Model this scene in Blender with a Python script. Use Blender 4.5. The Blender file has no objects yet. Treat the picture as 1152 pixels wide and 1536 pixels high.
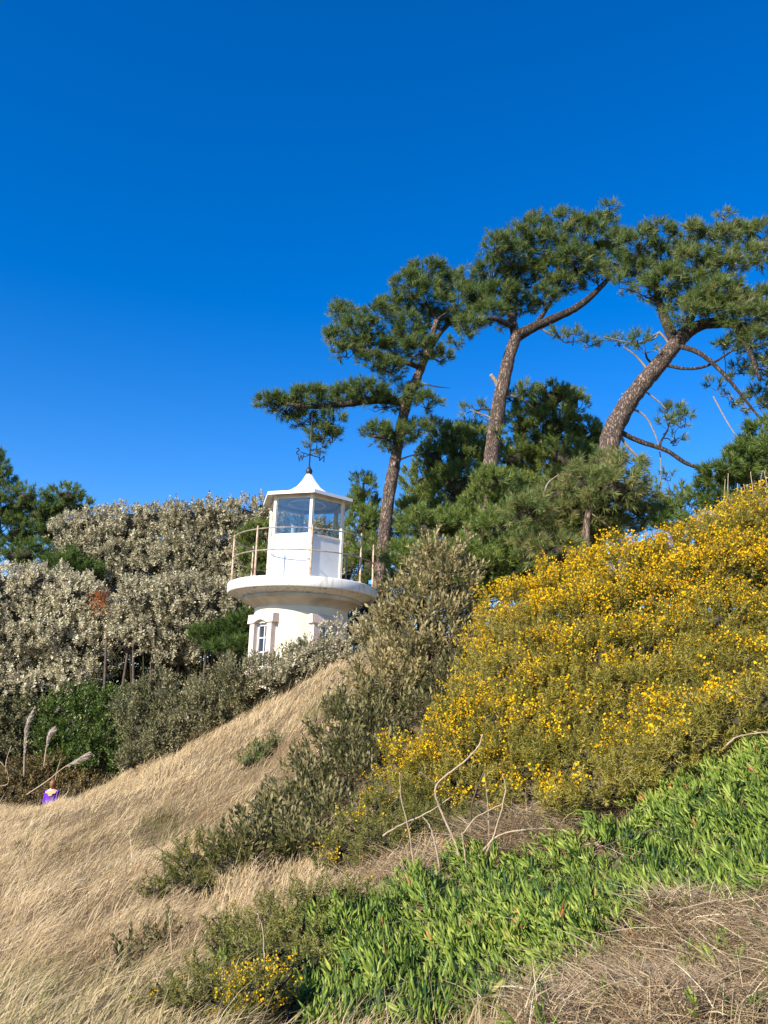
import bpy, bmesh, math, random
import numpy as np
from mathutils import Vector, Matrix

random.seed(7)
RNG = np.random.default_rng(7)
SC = bpy.context.scene
COL = SC.collection
rad = math.radians

# ------------------------------------------------------------------ camera
CAM = np.array([0.0, 0.0, 1.6])
PITCH, ROLL, FPX = rad(14.0), rad(1.9), 1300.0
_f = np.array([0, math.cos(PITCH), math.sin(PITCH)])
_r0 = np.array([1.0, 0, 0]); _u0 = np.array([0, -math.sin(PITCH), math.cos(PITCH)])
_r = _r0 * math.cos(ROLL) + _u0 * math.sin(ROLL)
_u = _u0 * math.cos(ROLL) - _r0 * math.sin(ROLL)
cam_d = bpy.data.cameras.new('camera'); cam = bpy.data.objects.new('camera', cam_d); COL.objects.link(cam)
cam_d.sensor_fit = 'VERTICAL'; cam_d.sensor_height = 24.0; cam_d.lens = 24.0 * FPX / 1536.0
cam_d.clip_start = 0.05; cam_d.clip_end = 6000
cam.matrix_world = Matrix(((_r[0], _u[0], -_f[0], CAM[0]), (_r[1], _u[1], -_f[1], CAM[1]), (_r[2], _u[2], -_f[2], CAM[2]), (0, 0, 0, 1)))
SC.camera = cam

def P(u, v, Y):
    """a place in the scene, surveyed from the photograph: bearing (u, v) at Y metres ahead"""
    d = _r * ((u - 576) / FPX) - _u * ((v - 768) / FPX) + _f
    return CAM + d * (Y / d[1])

# ------------------------------------------------------------------ sky, sun, exposure
LH_Y = 20.3
LH = P(454, 881, LH_Y)
LH_ROT = math.asin(-LH[0] / math.hypot(LH[0], LH[1]))
SUN_AZ, SUN_EL = rad(-47) + LH_ROT, rad(32)
SUN = Vector((math.sin(SUN_AZ) * math.cos(SUN_EL), -math.cos(SUN_AZ) * math.cos(SUN_EL), math.sin(SUN_EL)))
w = bpy.data.worlds.new('World'); SC.world = w; w.use_nodes = True
nt = w.node_tree; nt.nodes.clear()
sky = nt.nodes.new('ShaderNodeTexSky'); sky.sky_type = 'NISHITA'; sky.sun_disc = False
sky.sun_elevation = SUN_EL; sky.sun_rotation = math.atan2(SUN.x, SUN.y)
sky.air_density = 1.0; sky.dust_density = 0.0; sky.ozone_density = 3.0; sky.altitude = 0
hs = nt.nodes.new('ShaderNodeHueSaturation'); hs.inputs['Saturation'].default_value = 1.44; hs.inputs['Hue'].default_value = 0.513
bg = nt.nodes.new('ShaderNodeBackground'); bg.inputs['Strength'].default_value = 0.105
wo = nt.nodes.new('ShaderNodeOutputWorld')
nt.links.new(sky.outputs[0], hs.inputs['Color']); nt.links.new(hs.outputs[0], bg.inputs[0]); nt.links.new(bg.outputs[0], wo.inputs[0])
sl = bpy.data.lights.new('sun', 'SUN'); sl.energy = 4.6; sl.angle = rad(0.53); sl.color = (1.0, 0.91, 0.76)
so = bpy.data.objects.new('sun', sl); COL.objects.link(so)
so.rotation_euler = SUN.to_track_quat('Z', 'Y').to_euler(); so.location = (-20, -20, 30)
SC.view_settings.view_transform = 'Standard'; SC.view_settings.look = 'None'
SC.view_settings.exposure = 1.02; SC.view_settings.gamma = 1.0; SC.view_settings.use_curve_mapping = False
SC.cycles.max_bounces = 6; SC.cycles.diffuse_bounces = 3; SC.cycles.glossy_bounces = 2
SC.cycles.transmission_bounces = 3; SC.cycles.transparent_max_bounces = 8

# ------------------------------------------------------------------ materials
MAT = {}
def newmat(name):
    m = bpy.data.materials.new(name); m.use_nodes = True; m.node_tree.nodes.clear(); MAT[name] = m
    return m, m.node_tree.nodes, m.node_tree.links
def ramp(n, stops):
    r = n.new('ShaderNodeValToRGB'); e = r.color_ramp.elements
    while len(e) < len(stops): e.new(0.5)
    for k, (p, c) in enumerate(stops): e[k].position = p; e[k].color = (*c, 1)
    return r
def leafmat(name, stops, trans=0.3, rough=0.55, spec=0.25, back=None):
    """foliage: every leaf has its own tone (attribute rnd); backs can differ; thin enough to let light through"""
    m, n, l = newmat(name)
    at = n.new('ShaderNodeAttribute'); at.attribute_name = 'rnd'
    r = ramp(n, stops); l.new(at.outputs['Fac'], r.inputs[0])
    col = r.outputs[0]
    if back:
        geo = n.new('ShaderNodeNewGeometry'); mx = n.new('ShaderNodeMixRGB'); l.new(geo.outputs['Backfacing'], mx.inputs[0])
        l.new(col, mx.inputs[1]); mx.inputs[2].default_value = (*back, 1); col = mx.outputs[0]
    p = n.new('ShaderNodeBsdfPrincipled'); p.inputs['Roughness'].default_value = rough
    p.inputs['Specular IOR Level'].default_value = spec
    l.new(col, p.inputs['Base Color'])
    t = n.new('ShaderNodeBsdfTranslucent'); l.new(col, t.inputs[0])
    ms = n.new('ShaderNodeMixShader'); ms.inputs[0].default_value = trans
    l.new(p.outputs[0], ms.inputs[1]); l.new(t.outputs[0], ms.inputs[2])
    o = n.new('ShaderNodeOutputMaterial'); l.new(ms.outputs[0], o.inputs[0])
    return m
def paint(name, c1, c2, rough=0.5, scale=6.0, lo=0.35, hi=0.7, bump=0.0, bscale=40.0, metal=0.0, detail=6.0, stretch=(1, 1, 1)):
    m, n, l = newmat(name)
    tc = n.new('ShaderNodeTexCoord'); mp = n.new('ShaderNodeMapping'); mp.inputs['Scale'].default_value = stretch
    l.new(tc.outputs['Object'], mp.inputs[0])
    no = n.new('ShaderNodeTexNoise'); no.inputs['Scale'].default_value = scale; no.inputs['Detail'].default_value = detail
    l.new(mp.outputs[0], no.inputs['Vector'])
    r = ramp(n, [(lo, c1), (hi, c2)]); l.new(no.outputs['Fac'], r.inputs[0])
    p = n.new('ShaderNodeBsdfPrincipled'); p.inputs['Roughness'].default_value = rough; p.inputs['Metallic'].default_value = metal
    l.new(r.outputs[0], p.inputs['Base Color'])
    if bump:
        n2 = n.new('ShaderNodeTexNoise'); n2.inputs['Scale'].default_value = bscale; n2.inputs['Detail'].default_value = 5
        l.new(mp.outputs[0], n2.inputs['Vector'])
        b = n.new('ShaderNodeBump'); b.inputs['Strength'].default_value = bump; b.inputs['Distance'].default_value = 0.02
        l.new(n2.outputs['Fac'], b.inputs['Height']); l.new(b.outputs[0], p.inputs['Normal'])
    o = n.new('ShaderNodeOutputMaterial'); l.new(p.outputs[0], o.inputs[0])
    return m

paint('white_paint', (0.66, 0.66, 0.65), (0.80, 0.80, 0.79), 0.4, 3.0, 0.25, 0.5, 0.06, 30)
paint('roof_paint', (0.78, 0.79, 0.80), (0.84, 0.84, 0.84), 0.35, 2.0, 0.3, 0.6)
paint('cream_render', (0.64, 0.57, 0.42), (0.78, 0.715, 0.56), 0.8, 1.6, 0.25, 0.6, 0.15, 60)
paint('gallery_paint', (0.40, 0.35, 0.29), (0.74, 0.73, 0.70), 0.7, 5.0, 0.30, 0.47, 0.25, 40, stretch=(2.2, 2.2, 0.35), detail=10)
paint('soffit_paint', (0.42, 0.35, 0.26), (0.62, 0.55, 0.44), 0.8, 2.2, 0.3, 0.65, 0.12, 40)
paint('pink_stone', (0.55, 0.42, 0.36), (0.70, 0.58, 0.52), 0.8, 5.0, 0.3, 0.7, 0.15, 50)
paint('cream_wood', (0.62, 0.54, 0.44), (0.76, 0.70, 0.60), 0.5, 7.0, 0.3, 0.6, 0.08, 60)
paint('rust_post', (0.30, 0.17, 0.10), (0.60, 0.46, 0.35), 0.55, 9.0, 0.35, 0.65, 0.15, 60)
paint('rail_metal', (0.20, 0.15, 0.11), (0.42, 0.34, 0.27), 0.5, 12.0, 0.35, 0.7)
paint('black_iron', (0.012, 0.012, 0.013), (0.03, 0.03, 0.03), 0.45, 8.0)
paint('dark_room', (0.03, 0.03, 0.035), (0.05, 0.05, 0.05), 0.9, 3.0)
paint('ceiling_grey', (0.42, 0.42, 0.42), (0.52, 0.52, 0.51), 0.7, 3.0)
paint('steel', (0.55, 0.56, 0.58), (0.65, 0.66, 0.68), 0.18, 5.0, metal=1.0)
paint('skin', (0.55, 0.33, 0.24), (0.60, 0.38, 0.28), 0.5, 10.0)
paint('hair_brown', (0.16, 0.065, 0.03), (0.26, 0.12, 0.06), 0.5, 40.0)
paint('purple_knit', (0.10, 0.012, 0.42), (0.14, 0.02, 0.52), 0.8, 60.0, bump=0.3, bscale=200)
paint('orange_print', (0.75, 0.35, 0.14), (0.8, 0.42, 0.2), 0.8, 30.0)
paint('denim', (0.03, 0.04, 0.08), (0.05, 0.06, 0.11), 0.8, 40.0)
paint('dead_wood', (0.25, 0.18, 0.115), (0.46, 0.36, 0.25), 0.8, 14.0, 0.3, 0.7, 0.3, 60)
paint('grey_branch', (0.16, 0.125, 0.10), (0.30, 0.25, 0.20), 0.85, 14.0, 0.3, 0.7, 0.3, 60)
paint('stem_shade_core', (0.022, 0.020, 0.010), (0.075, 0.062, 0.032), 0.9, 22.0, 0.35, 0.7, 0.6, 60)  # dark brown for stems and for solid cores painted as inner shade
paint('dark_twig', (0.05, 0.035, 0.03), (0.12, 0.085, 0.07), 0.8, 14.0)
paint('grey_stem', (0.10, 0.08, 0.06), (0.22, 0.18, 0.14), 0.85, 12.0, 0.3, 0.7, 0.3, 40)

def glassmat(name, tint):
    m, n, l = newmat(name)
    tr = n.new('ShaderNodeBsdfTransparent'); tr.inputs[0].default_value = (*tint, 1)
    gl = n.new('ShaderNodeBsdfGlossy'); gl.inputs['Roughness'].default_value = 0.05
    mx = n.new('ShaderNodeMixShader'); o = n.new('ShaderNodeOutputMaterial')
    mx.inputs[0].default_value = 0.10; l.new(tr.outputs[0], mx.inputs[1]); l.new(gl.outputs[0], mx.inputs[2]); l.new(mx.outputs[0], o.inputs[0])
    return m
glassmat('lantern_glass', (0.90, 0.93, 0.93))
glassmat('lens_glass', (0.72, 0.80, 0.84))
m, n, l = newmat('window_glass')
p = n.new('ShaderNodeBsdfPrincipled'); p.inputs['Base Color'].default_value = (0.02, 0.03, 0.05, 1); p.inputs['Roughness'].default_value = 0.03
p.inputs['Specular IOR Level'].default_value = 1.0
o = n.new('ShaderNodeOutputMaterial'); l.new(p.outputs[0], o.inputs[0])

def barkmat(name, dark, mid, light):
    m, n, l = newmat(name)
    tc = n.new('ShaderNodeTexCoord'); mp = n.new('ShaderNodeMapping'); mp.inputs['Scale'].default_value = (1, 1, 0.35)
    l.new(tc.outputs['Object'], mp.inputs[0])
    vo = n.new('ShaderNodeTexVoronoi'); vo.feature = 'DISTANCE_TO_EDGE'; vo.inputs['Scale'].default_value = 17
    no = n.new('ShaderNodeTexNoise'); no.inputs['Scale'].default_value = 7; no.inputs['Detail'].default_value = 7
    l.new(mp.outputs[0], no.inputs['Vector'])
    ad = n.new('ShaderNodeVectorMath'); ad.operation = 'MULTIPLY_ADD'; ad.inputs[1].default_value = (0.25, 0.25, 0.25)
    l.new(no.outputs['Color'], ad.inputs[0]); l.new(mp.outputs[0], ad.inputs[2]); l.new(ad.outputs[0], vo.inputs['Vector'])
    r1 = ramp(n, [(0.0, dark), (0.12, mid), (0.5, light)]); l.new(vo.outputs['Distance'], r1.inputs[0])
    r2 = ramp(n, [(0.3, (0.55, 0.5, 0.45)), (0.7, (1.1, 1.05, 1.0))]); l.new(no.outputs['Fac'], r2.inputs[0])
    mx = n.new('ShaderNodeMixRGB'); mx.blend_type = 'MULTIPLY'; mx.inputs[0].default_value = 1
    l.new(r1.outputs[0], mx.inputs[1]); l.new(r2.outputs[0], mx.inputs[2])
    p = n.new('ShaderNodeBsdfPrincipled'); p.inputs['Roughness'].default_value = 0.9; l.new(mx.outputs[0], p.inputs['Base Color'])
    rb = ramp(n, [(0.0, (0, 0, 0)), (0.2, (1, 1, 1))]); l.new(vo.outputs['Distance'], rb.inputs[0])
    b = n.new('ShaderNodeBump'); b.inputs['Strength'].default_value = 0.9; b.inputs['Distance'].default_value = 0.04
    l.new(rb.outputs[0], b.inputs['Height']); l.new(b.outputs[0], p.inputs['Normal'])
    o = n.new('ShaderNodeOutputMaterial'); l.new(p.outputs[0], o.inputs[0])
barkmat('pine_bark', (0.06, 0.042, 0.034), (0.19, 0.14, 0.112), (0.34, 0.26, 0.215))
barkmat('limb_bark', (0.025, 0.02, 0.018), (0.075, 0.055, 0.045), (0.15, 0.115, 0.09))

leafmat('pine_needles', [(0.0, (0.045, 0.08, 0.022)), (0.45, (0.115, 0.180, 0.045)), (0.8, (0.22, 0.275, 0.085)), (1.0, (0.36, 0.31, 0.13))], 0.42, 0.5, 0.3)
leafmat('young_pine_needles', [(0.0, (0.045, 0.085, 0.018)), (0.5, (0.13, 0.20, 0.042)), (1.0, (0.26, 0.31, 0.080))], 0.42, 0.5, 0.3)
leafmat('silver_leaf', [(0.0, (0.12, 0.115, 0.06)), (0.35, (0.33, 0.30, 0.19)), (0.7, (0.58, 0.53, 0.37)), (1.0, (0.78, 0.73, 0.56))], 0.32, 0.7, 0.1)
leafmat('olive_leaf', [(0.0, (0.05, 0.06, 0.025)), (0.45, (0.14, 0.14, 0.065)), (0.8, (0.27, 0.25, 0.14)), (1.0, (0.44, 0.39, 0.22))], 0.25, 0.65, 0.15)
leafmat('tan_leaf', [(0.0, (0.05, 0.05, 0.016)), (0.4, (0.125, 0.112, 0.04)), (0.75, (0.29, 0.24, 0.105)), (1.0, (0.52, 0.42, 0.22))], 0.28, 0.65, 0.08, (0.38, 0.32, 0.17))
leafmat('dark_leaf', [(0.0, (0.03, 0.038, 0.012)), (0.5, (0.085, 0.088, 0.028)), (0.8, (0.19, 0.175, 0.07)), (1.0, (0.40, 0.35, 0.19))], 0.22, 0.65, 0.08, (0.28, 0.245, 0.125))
leafmat('green_leaf', [(0.0, (0.03, 0.055, 0.012)), (0.5, (0.075, 0.125, 0.025)), (1.0, (0.17, 0.23, 0.05))], 0.3, 0.4, 0.4)
leafmat('brown_leaf', [(0.0, (0.07, 0.06, 0.022)), (0.5, (0.19, 0.145, 0.06)), (1.0, (0.36, 0.28, 0.13))], 0.25, 0.6, 0.2)
leafmat('rust_leaf', [(0.0, (0.25, 0.07, 0.02)), (1.0, (0.42, 0.14, 0.04))], 0.25, 0.6, 0.2)
leafmat('gorse_spine', [(0.0, (0.09, 0.095, 0.016)), (0.4, (0.24, 0.215, 0.036)), (0.75, (0.38, 0.32, 0.07)), (1.0, (0.52, 0.42, 0.17))], 0.32, 0.6, 0.2)
leafmat('gorse_green', [(0.0, (0.05, 0.062, 0.012)), (0.5, (0.14, 0.15, 0.032)), (1.0, (0.28, 0.25, 0.08))], 0.25, 0.6, 0.2)
leafmat('gorse_flower', [(0.0, (0.56, 0.29, 0.004)), (0.5, (0.76, 0.47, 0.006)), (1.0, (0.86, 0.63, 0.015))], 0.3, 0.6, 0.2)
leafmat('dry_grass', [(0.0, (0.27, 0.175, 0.085)), (0.3, (0.48, 0.355, 0.19)), (0.7, (0.67, 0.53, 0.32)), (1.0, (0.78, 0.66, 0.44))], 0.42, 0.6, 0.2)
leafmat('green_grass', [(0.0, (0.09, 0.11, 0.03)), (0.5, (0.24, 0.24, 0.08)), (1.0, (0.45, 0.38, 0.18))], 0.35, 0.6, 0.2)
leafmat('straw', [(0.0, (0.16, 0.10, 0.06)), (0.4, (0.36, 0.26, 0.15)), (0.8, (0.56, 0.44, 0.27)), (1.0, (0.72, 0.62, 0.44))], 0.25, 0.6, 0.2)
leafmat('ice_plant', [(0.0, (0.035, 0.085, 0.020)), (0.45, (0.175, 0.255, 0.035)), (0.90, (0.37, 0.43, 0.085)), (0.955, (0.42, 0.38, 0.10)), (1.0, (0.42, 0.16, 0.07))], 0.25, 0.4, 0.3)
leafmat('plume', [(0.0, (0.50, 0.42, 0.33)), (1.0, (0.80, 0.74, 0.66))], 0.35, 0.7, 0.1)
# ground: dark humus with straw litter
m, n, l = newmat('soil')
tc = n.new('ShaderNodeTexCoord')
n1 = n.new('ShaderNodeTexNoise'); n1.inputs['Scale'].default_value = 1.3; n1.inputs['Detail'].default_value = 8
n2 = n.new('ShaderNodeTexNoise'); n2.inputs['Scale'].default_value = 34; n2.inputs['Detail'].default_value = 6
l.new(tc.outputs['Object'], n1.inputs['Vector']); l.new(tc.outputs['Object'], n2.inputs['Vector'])
r1 = ramp(n, [(0.35, (0.13, 0.095, 0.055)), (0.65, (0.24, 0.18, 0.10))]); l.new(n1.outputs['Fac'], r1.inputs[0])
r2 = ramp(n, [(0.35, (0.45, 0.42, 0.38)), (0.7, (1.25, 1.2, 1.1))]); l.new(n2.outputs['Fac'], r2.inputs[0])
mx = n.new('ShaderNodeMixRGB'); mx.blend_type = 'MULTIPLY'; mx.inputs[0].default_value = 1
l.new(r1.outputs[0], mx.inputs[1]); l.new(r2.outputs[0], mx.inputs[2])
p = n.new('ShaderNodeBsdfPrincipled'); p.inputs['Roughness'].default_value = 0.95; l.new(mx.outputs[0], p.inputs['Base Color'])
b = n.new('ShaderNodeBump'); b.inputs['Strength'].default_value = 0.8; b.inputs['Distance'].default_value = 0.05
l.new(n2.outputs['Fac'], b.inputs['Height']); l.new(b.outputs[0], p.inputs['Normal'])
o = n.new('ShaderNodeOutputMaterial'); l.new(p.outputs[0], o.inputs[0])

# ------------------------------------------------------------------ object helpers
def thing(name, label, cat, loc, rotz=0.0, group=None):
    o = bpy.data.objects.new(name, None); COL.objects.link(o); o.empty_display_size = 0.3
    o.location = loc; o.rotation_euler = (0, 0, rotz); o['label'] = label; o['category'] = cat
    if group: o['group'] = group
    return o
def tri_mesh(name, V, F, mat, parent=None, rnd=None, smooth=False, origin=None):
    """one mesh object from numpy triangles"""
    V = np.asarray(V, np.float32); F = np.asarray(F, np.int32)
    if origin is not None: V = V - np.asarray(origin, np.float32)
    me = bpy.data.meshes.new(name)
    me.vertices.add(len(V)); me.vertices.foreach_set('co', V.ravel())
    me.loops.add(F.size); me.loops.foreach_set('vertex_index', F.ravel())
    me.polygons.add(len(F)); me.polygons.foreach_set('loop_start', np.arange(0, F.size, 3, dtype=np.int32))
    if smooth: me.polygons.foreach_set('use_smooth', np.ones(len(F), bool))
    if rnd is not None:
        a = me.attributes.new('rnd', 'FLOAT', 'POINT'); a.data.foreach_set('value', np.asarray(rnd, np.float32))
    me.update(calc_edges=True); me.materials.append(MAT[mat])
    o = bpy.data.objects.new(name, me); COL.objects.link(o)
    if parent is not None: o.parent = parent
    return o
def bm_obj(name, bm, mat, parent=None, smooth=False):
    bmesh.ops.recalc_face_normals(bm, faces=bm.faces)
    me = bpy.data.meshes.new(name); bm.to_mesh(me); bm.free(); me.materials.append(MAT[mat])
    if smooth:
        for f in me.polygons: f.use_smooth = True
    o = bpy.data.objects.new(name, me); COL.objects.link(o)
    if parent is not None: o.parent = parent
    return o
def copy_obj(src, parent, rotz=None):
    c = src.copy(); COL.objects.link(c); c.parent = parent
    if rotz is not None: c.rotation_euler = (0, 0, rotz)
    return c
def catmull(pts, k=6):
    pts = [np.asarray(p, float) for p in pts]
    if len(pts) < 3:
        return np.array([pts[0] + (pts[-1] - pts[0]) * t for t in np.linspace(0, 1, k + 1)])
    q = [2 * pts[0] - pts[1]] + pts + [2 * pts[-1] - pts[-2]]
    out = []
    for i in range(1, len(q) - 2):
        for t in np.linspace(0, 1, k, endpoint=False):
            a, b_, c, d = q[i - 1], q[i], q[i + 1], q[i + 2]
            out.append(0.5 * (2 * b_ + (c - a) * t + (2 * a - 5 * b_ + 4 * c - d) * t * t + (3 * b_ - a - 3 * c + d) * t ** 3))
    out.append(q[-2]); return np.array(out)
def tube(pts, radii, n=6, jitter=0.0):
    """closed tapered tube along pts -> verts, triangles"""
    pts = np.asarray(pts, float); m_ = len(pts); radii = np.broadcast_to(np.asarray(radii, float), (m_,))
    T = np.gradient(pts, axis=0); T /= np.linalg.norm(T, axis=1)[:, None] + 1e-9
    ref = np.array([0.31, 0.95, 0.05]) if abs(T[0][2]) > 0.5 else np.array([0, 0.1, 1.0])
    A = np.cross(T, ref); A /= np.linalg.norm(A, axis=1)[:, None] + 1e-9
    B = np.cross(T, A)
    th = np.linspace(0, 2 * math.pi, n, endpoint=False)
    R = radii[:, None] * (1 + jitter * RNG.standard_normal((m_, n)))
    V = pts[:, None] + R[..., None] * (np.cos(th)[None, :, None] * A[:, None] + np.sin(th)[None, :, None] * B[:, None])
    V = V.reshape(-1, 3)
    i = np.arange(m_ - 1)[:, None] * n; j = np.arange(n)[None]; j2 = (j + 1) % n
    a, b_, c, d = (i + j).ravel(), (i + j2).ravel(), (i + n + j2).ravel(), (i + n + j).ravel()
    F = np.concatenate([np.stack([a, b_, c], 1), np.stack([a, c, d], 1)])
    V = np.concatenate([V, pts[:1], pts[-1:]]); e0, e1 = len(V) - 2, len(V) - 1
    jj = np.arange(n); kk = (jj + 1) % n; base = (m_ - 1) * n
    F = np.concatenate([F, np.stack([np.full(n, e0), kk, jj], 1), np.stack([np.full(n, e1), base + jj, base + kk], 1)])
    return V, F
class Mesh:
    def __init__(s): s.V = []; s.F = []; s.R = []; s.k = 0
    def add(s, V, F, r=0.5):
        V = np.asarray(V, float)
        s.V.append(V); s.F.append(np.asarray(F) + s.k); s.k += len(V)
        s.R.append(np.full(len(V), r) if np.isscalar(r) else np.asarray(r))
    def build(s, name, mat, parent=None, smooth=False, origin=None):
        return tri_mesh(name, np.concatenate(s.V), np.concatenate(s.F), mat, parent, np.concatenate(s.R), smooth, origin)
def frames(d, roll=None):
    """rotation matrices whose z column is d (n,3)"""
    d = d / (np.linalg.norm(d, axis=1)[:, None] + 1e-9)
    ref = np.where(np.abs(d[:, 2:3]) > 0.9, np.array([[1.0, 0, 0]]), np.array([[0, 0, 1.0]]))
    x = np.cross(ref, d); x /= np.linalg.norm(x, axis=1)[:, None]; y = np.cross(d, x)
    if roll is None: roll = RNG.uniform(0, 2 * math.pi, len(d))
    c, s_ = np.cos(roll)[:, None], np.sin(roll)[:, None]
    return np.stack([x * c + y * s_, -x * s_ + y * c, d], axis=2)
def scatter(ms, temps, pos, d, scale, rnd, roll=None, rspread=0.12):
    """stamp template meshes (verts, tris, verts per leaf) at pos along d"""
    pos = np.asarray(pos, float)
    if not len(pos): return
    which = RNG.integers(0, len(temps), len(pos)); R = frames(np.asarray(d, float), roll)
    scale = np.broadcast_to(scale, (len(pos),)); rnd = np.broadcast_to(rnd, (len(pos),))
    for k, (tv, tf, g) in enumerate(temps):
        s_ = np.nonzero(which == k)[0]
        if not len(s_): continue
        V = np.einsum('nij,kj->nki', R[s_] * scale[s_, None, None], tv) + pos[s_, None]
        F = tf[None] + (np.arange(len(s_)) * len(tv))[:, None, None]
        r = rnd[s_, None] + rspread * np.repeat(RNG.standard_normal((len(s_), len(tv) // g)), g, axis=1)
        ms.add(V.reshape(-1, 3), F.reshape(-1, 3), np.clip(r, 0, 1).ravel())
_ns = [(RNG.standard_normal(3), RNG.uniform(0, 6.28)) for _ in range(8)]
def noise(p, s):
    p = np.asarray(p, float) * s
    return sum(np.sin(p @ a[:p.shape[-1]] * (1 + 0.35 * k) + ph) for k, (a, ph) in enumerate(_ns)) / 4.0
def unit(v): return v / (np.linalg.norm(v, axis=-1, keepdims=True) + 1e-9)

# ------------------------------------------------------------------ ground
ctrl = [P(*c) for c in [
    (0, 1536, 4.5), (300, 1536, 4.4), (600, 1536, 4.2), (900, 1536, 3.9), (1152, 1536, 3.6),
    (0, 1400, 7.5), (200, 1400, 7.0), (400, 1400, 6.5), (600, 1400, 5.8), (800, 1400, 5.3), (1000, 1400, 4.9), (1152, 1400, 4.6),
    (0, 1300, 11), (200, 1300, 9.5), (400, 1310, 8.2), (600, 1310, 7.2), (800, 1290, 6.7), (1000, 1230, 6.4), (1152, 1150, 6.4),
    (0, 1235, 15), (200, 1205, 14), (330, 1160, 13.5), (430, 1095, 13.5),
    (0, 1218, 18.5), (80, 1224, 18.5), (200, 1166, 17), (300, 1126, 16.3), (400, 1066, 16), (500, 1004, 16)]]
ctrl += [np.array(c) for c in [
    (-9.0, 23, -1.35), (-14, 24, -1.3), (-7.6, 22.6, -0.9), (-9, 27.5, -0.8), (-5, 25, 1.0), (-3.2, 20.3, 2.05), (-1.9, 20.3, 2.3), (-4, 30, 1.6), (0, 24, 2.7), (6, 24, 3.0), (12, 24, 3.2),
    (0, 38, 2.4), (15, 38, 2.8), (-15, 38, -0.5), (4.6, 10, 2.95), (2.8, 10.5, 2.6), (1.3, 10.5, 1.9), (6.5, 8, 2.4), (5.5, 13, 3.4), (9, 16, 3.3), (0.2, 12.5, 1.95), (-0.4, 15.5, 2.6),
    (0, 0, 0), (-4, 0, -0.1), (4, 0, 0.3), (0, -6, -0.3), (-8, 4, -0.1), (-12, 12, -0.3), (9, 4, 1.4), (-20, 0, -0.5), (20, 0, 1.5), (-24, 20, -1.0), (24, 20, 3.0), (0, -25, -0.8), (-20, -20, -0.8), (20, -20, 0)]]
ctrl = np.array(ctrl)
def _tps(r2): return np.where(r2 > 0, r2 * np.log(np.maximum(r2, 1e-12)), 0.0)
_n = len(ctrl); _A = np.zeros((_n + 3, _n + 3))
_A[:_n, :_n] = _tps(((ctrl[:, None, :2] - ctrl[None, :, :2]) ** 2).sum(-1)) + np.eye(_n) * 0.15
_A[:_n, _n] = 1; _A[:_n, _n + 1:] = ctrl[:, :2]; _A[_n, :_n] = 1; _A[_n + 1:, :_n] = ctrl[:, :2].T
_W = np.linalg.solve(_A, np.concatenate([ctrl[:, 2], np.zeros(3)]))
DIP, PX = 0.0, P(80.5, 1170, 23.0)          # the path the person walks is worn into the ground
def gz(x, y):
    x = np.atleast_1d(np.asarray(x, float)); y = np.atleast_1d(np.asarray(y, float)); sh = x.shape
    q = np.stack([x.ravel(), y.ravel()], 1); out = np.empty(len(q))
    for i in range(0, len(q), 20000):
        b_ = q[i:i + 20000]
        out[i:i + 20000] = _tps(((b_[:, None] - ctrl[None, :, :2]) ** 2).sum(-1)) @ _W[:_n] + _W[_n] + b_ @ _W[_n + 1:]
    d = np.hypot(q[:, 0], q[:, 1] - 12); t = np.clip((d - 26) / 30, 0, 1); t = t * t * (3 - 2 * t)
    out = out * (1 - t) + 0.2 * t
    out -= DIP * np.exp(-((q[:, 0] - PX[0]) ** 2 + (q[:, 1] - PX[1]) ** 2) / (2 * 1.3 ** 2))
    out += (0.05 * noise(q, 2.1) + 0.045 * noise(q[:, ::-1], 4.7)) * (1 - t)
    return out.reshape(sh)
def G(x, y): return float(gz([x], [y])[0])
DIP = G(PX[0], PX[1]) - (PX[2] - 1.55)
def axis_coords(lo, hi, step, far):
    core = np.arange(lo, hi + 1e-6, step); g = []; s_ = step; c = 0
    while c < far: s_ *= 1.22; c += s_; g.append(c)
    g = np.array(g); return np.concatenate([lo - g[::-1], core, hi + g])
gx = axis_coords(-16, 12, 0.28, 3000); gy = axis_coords(-2, 30, 0.28, 3000)
GX, GY = np.meshgrid(gx, gy); GZ = gz(GX, GY)
nx, ny = len(gx), len(gy)
i0 = (np.arange(ny - 1)[:, None] * nx + np.arange(nx - 1)[None]).ravel()
gf = np.concatenate([np.stack([i0, i0 + 1, i0 + nx + 1], 1), np.stack([i0, i0 + nx + 1, i0 + nx], 1)])
ground = tri_mesh('ground', np.stack([GX.ravel(), GY.ravel(), GZ.ravel()], 1), gf, 'soil', smooth=True)
ground['kind'] = 'structure'; ground['label'] = 'sloping bank of brown soil under grass and shrubs'
def on_ground(u, v, y0=2.5, y1=30):
    """where the sight line through (u, v) meets the bank"""
    ys = np.linspace(y0, y1, 400); d = P(u, v, 1.0) - CAM
    pts = CAM + d[None] * ys[:, None]; z = gz(pts[:, 0], pts[:, 1])
    h = np.nonzero(pts[:, 2] < z)[0]
    return pts[h[0]] if len(h) else pts[-1]
def poly_xy(px): return np.array([on_ground(u, v)[:2] for u, v in px])
def inside(q, poly):
    x, y = q[:, 0], q[:, 1]; c = np.zeros(len(q), bool); j = len(poly) - 1
    for i in range(len(poly)):
        xi, yi = poly[i]; xj, yj = poly[j]
        c ^= ((yi > y) != (yj > y)) & (x < (xj - xi) * (y - yi) / (yj - yi + 1e-12) + xi); j = i
    return c

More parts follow.
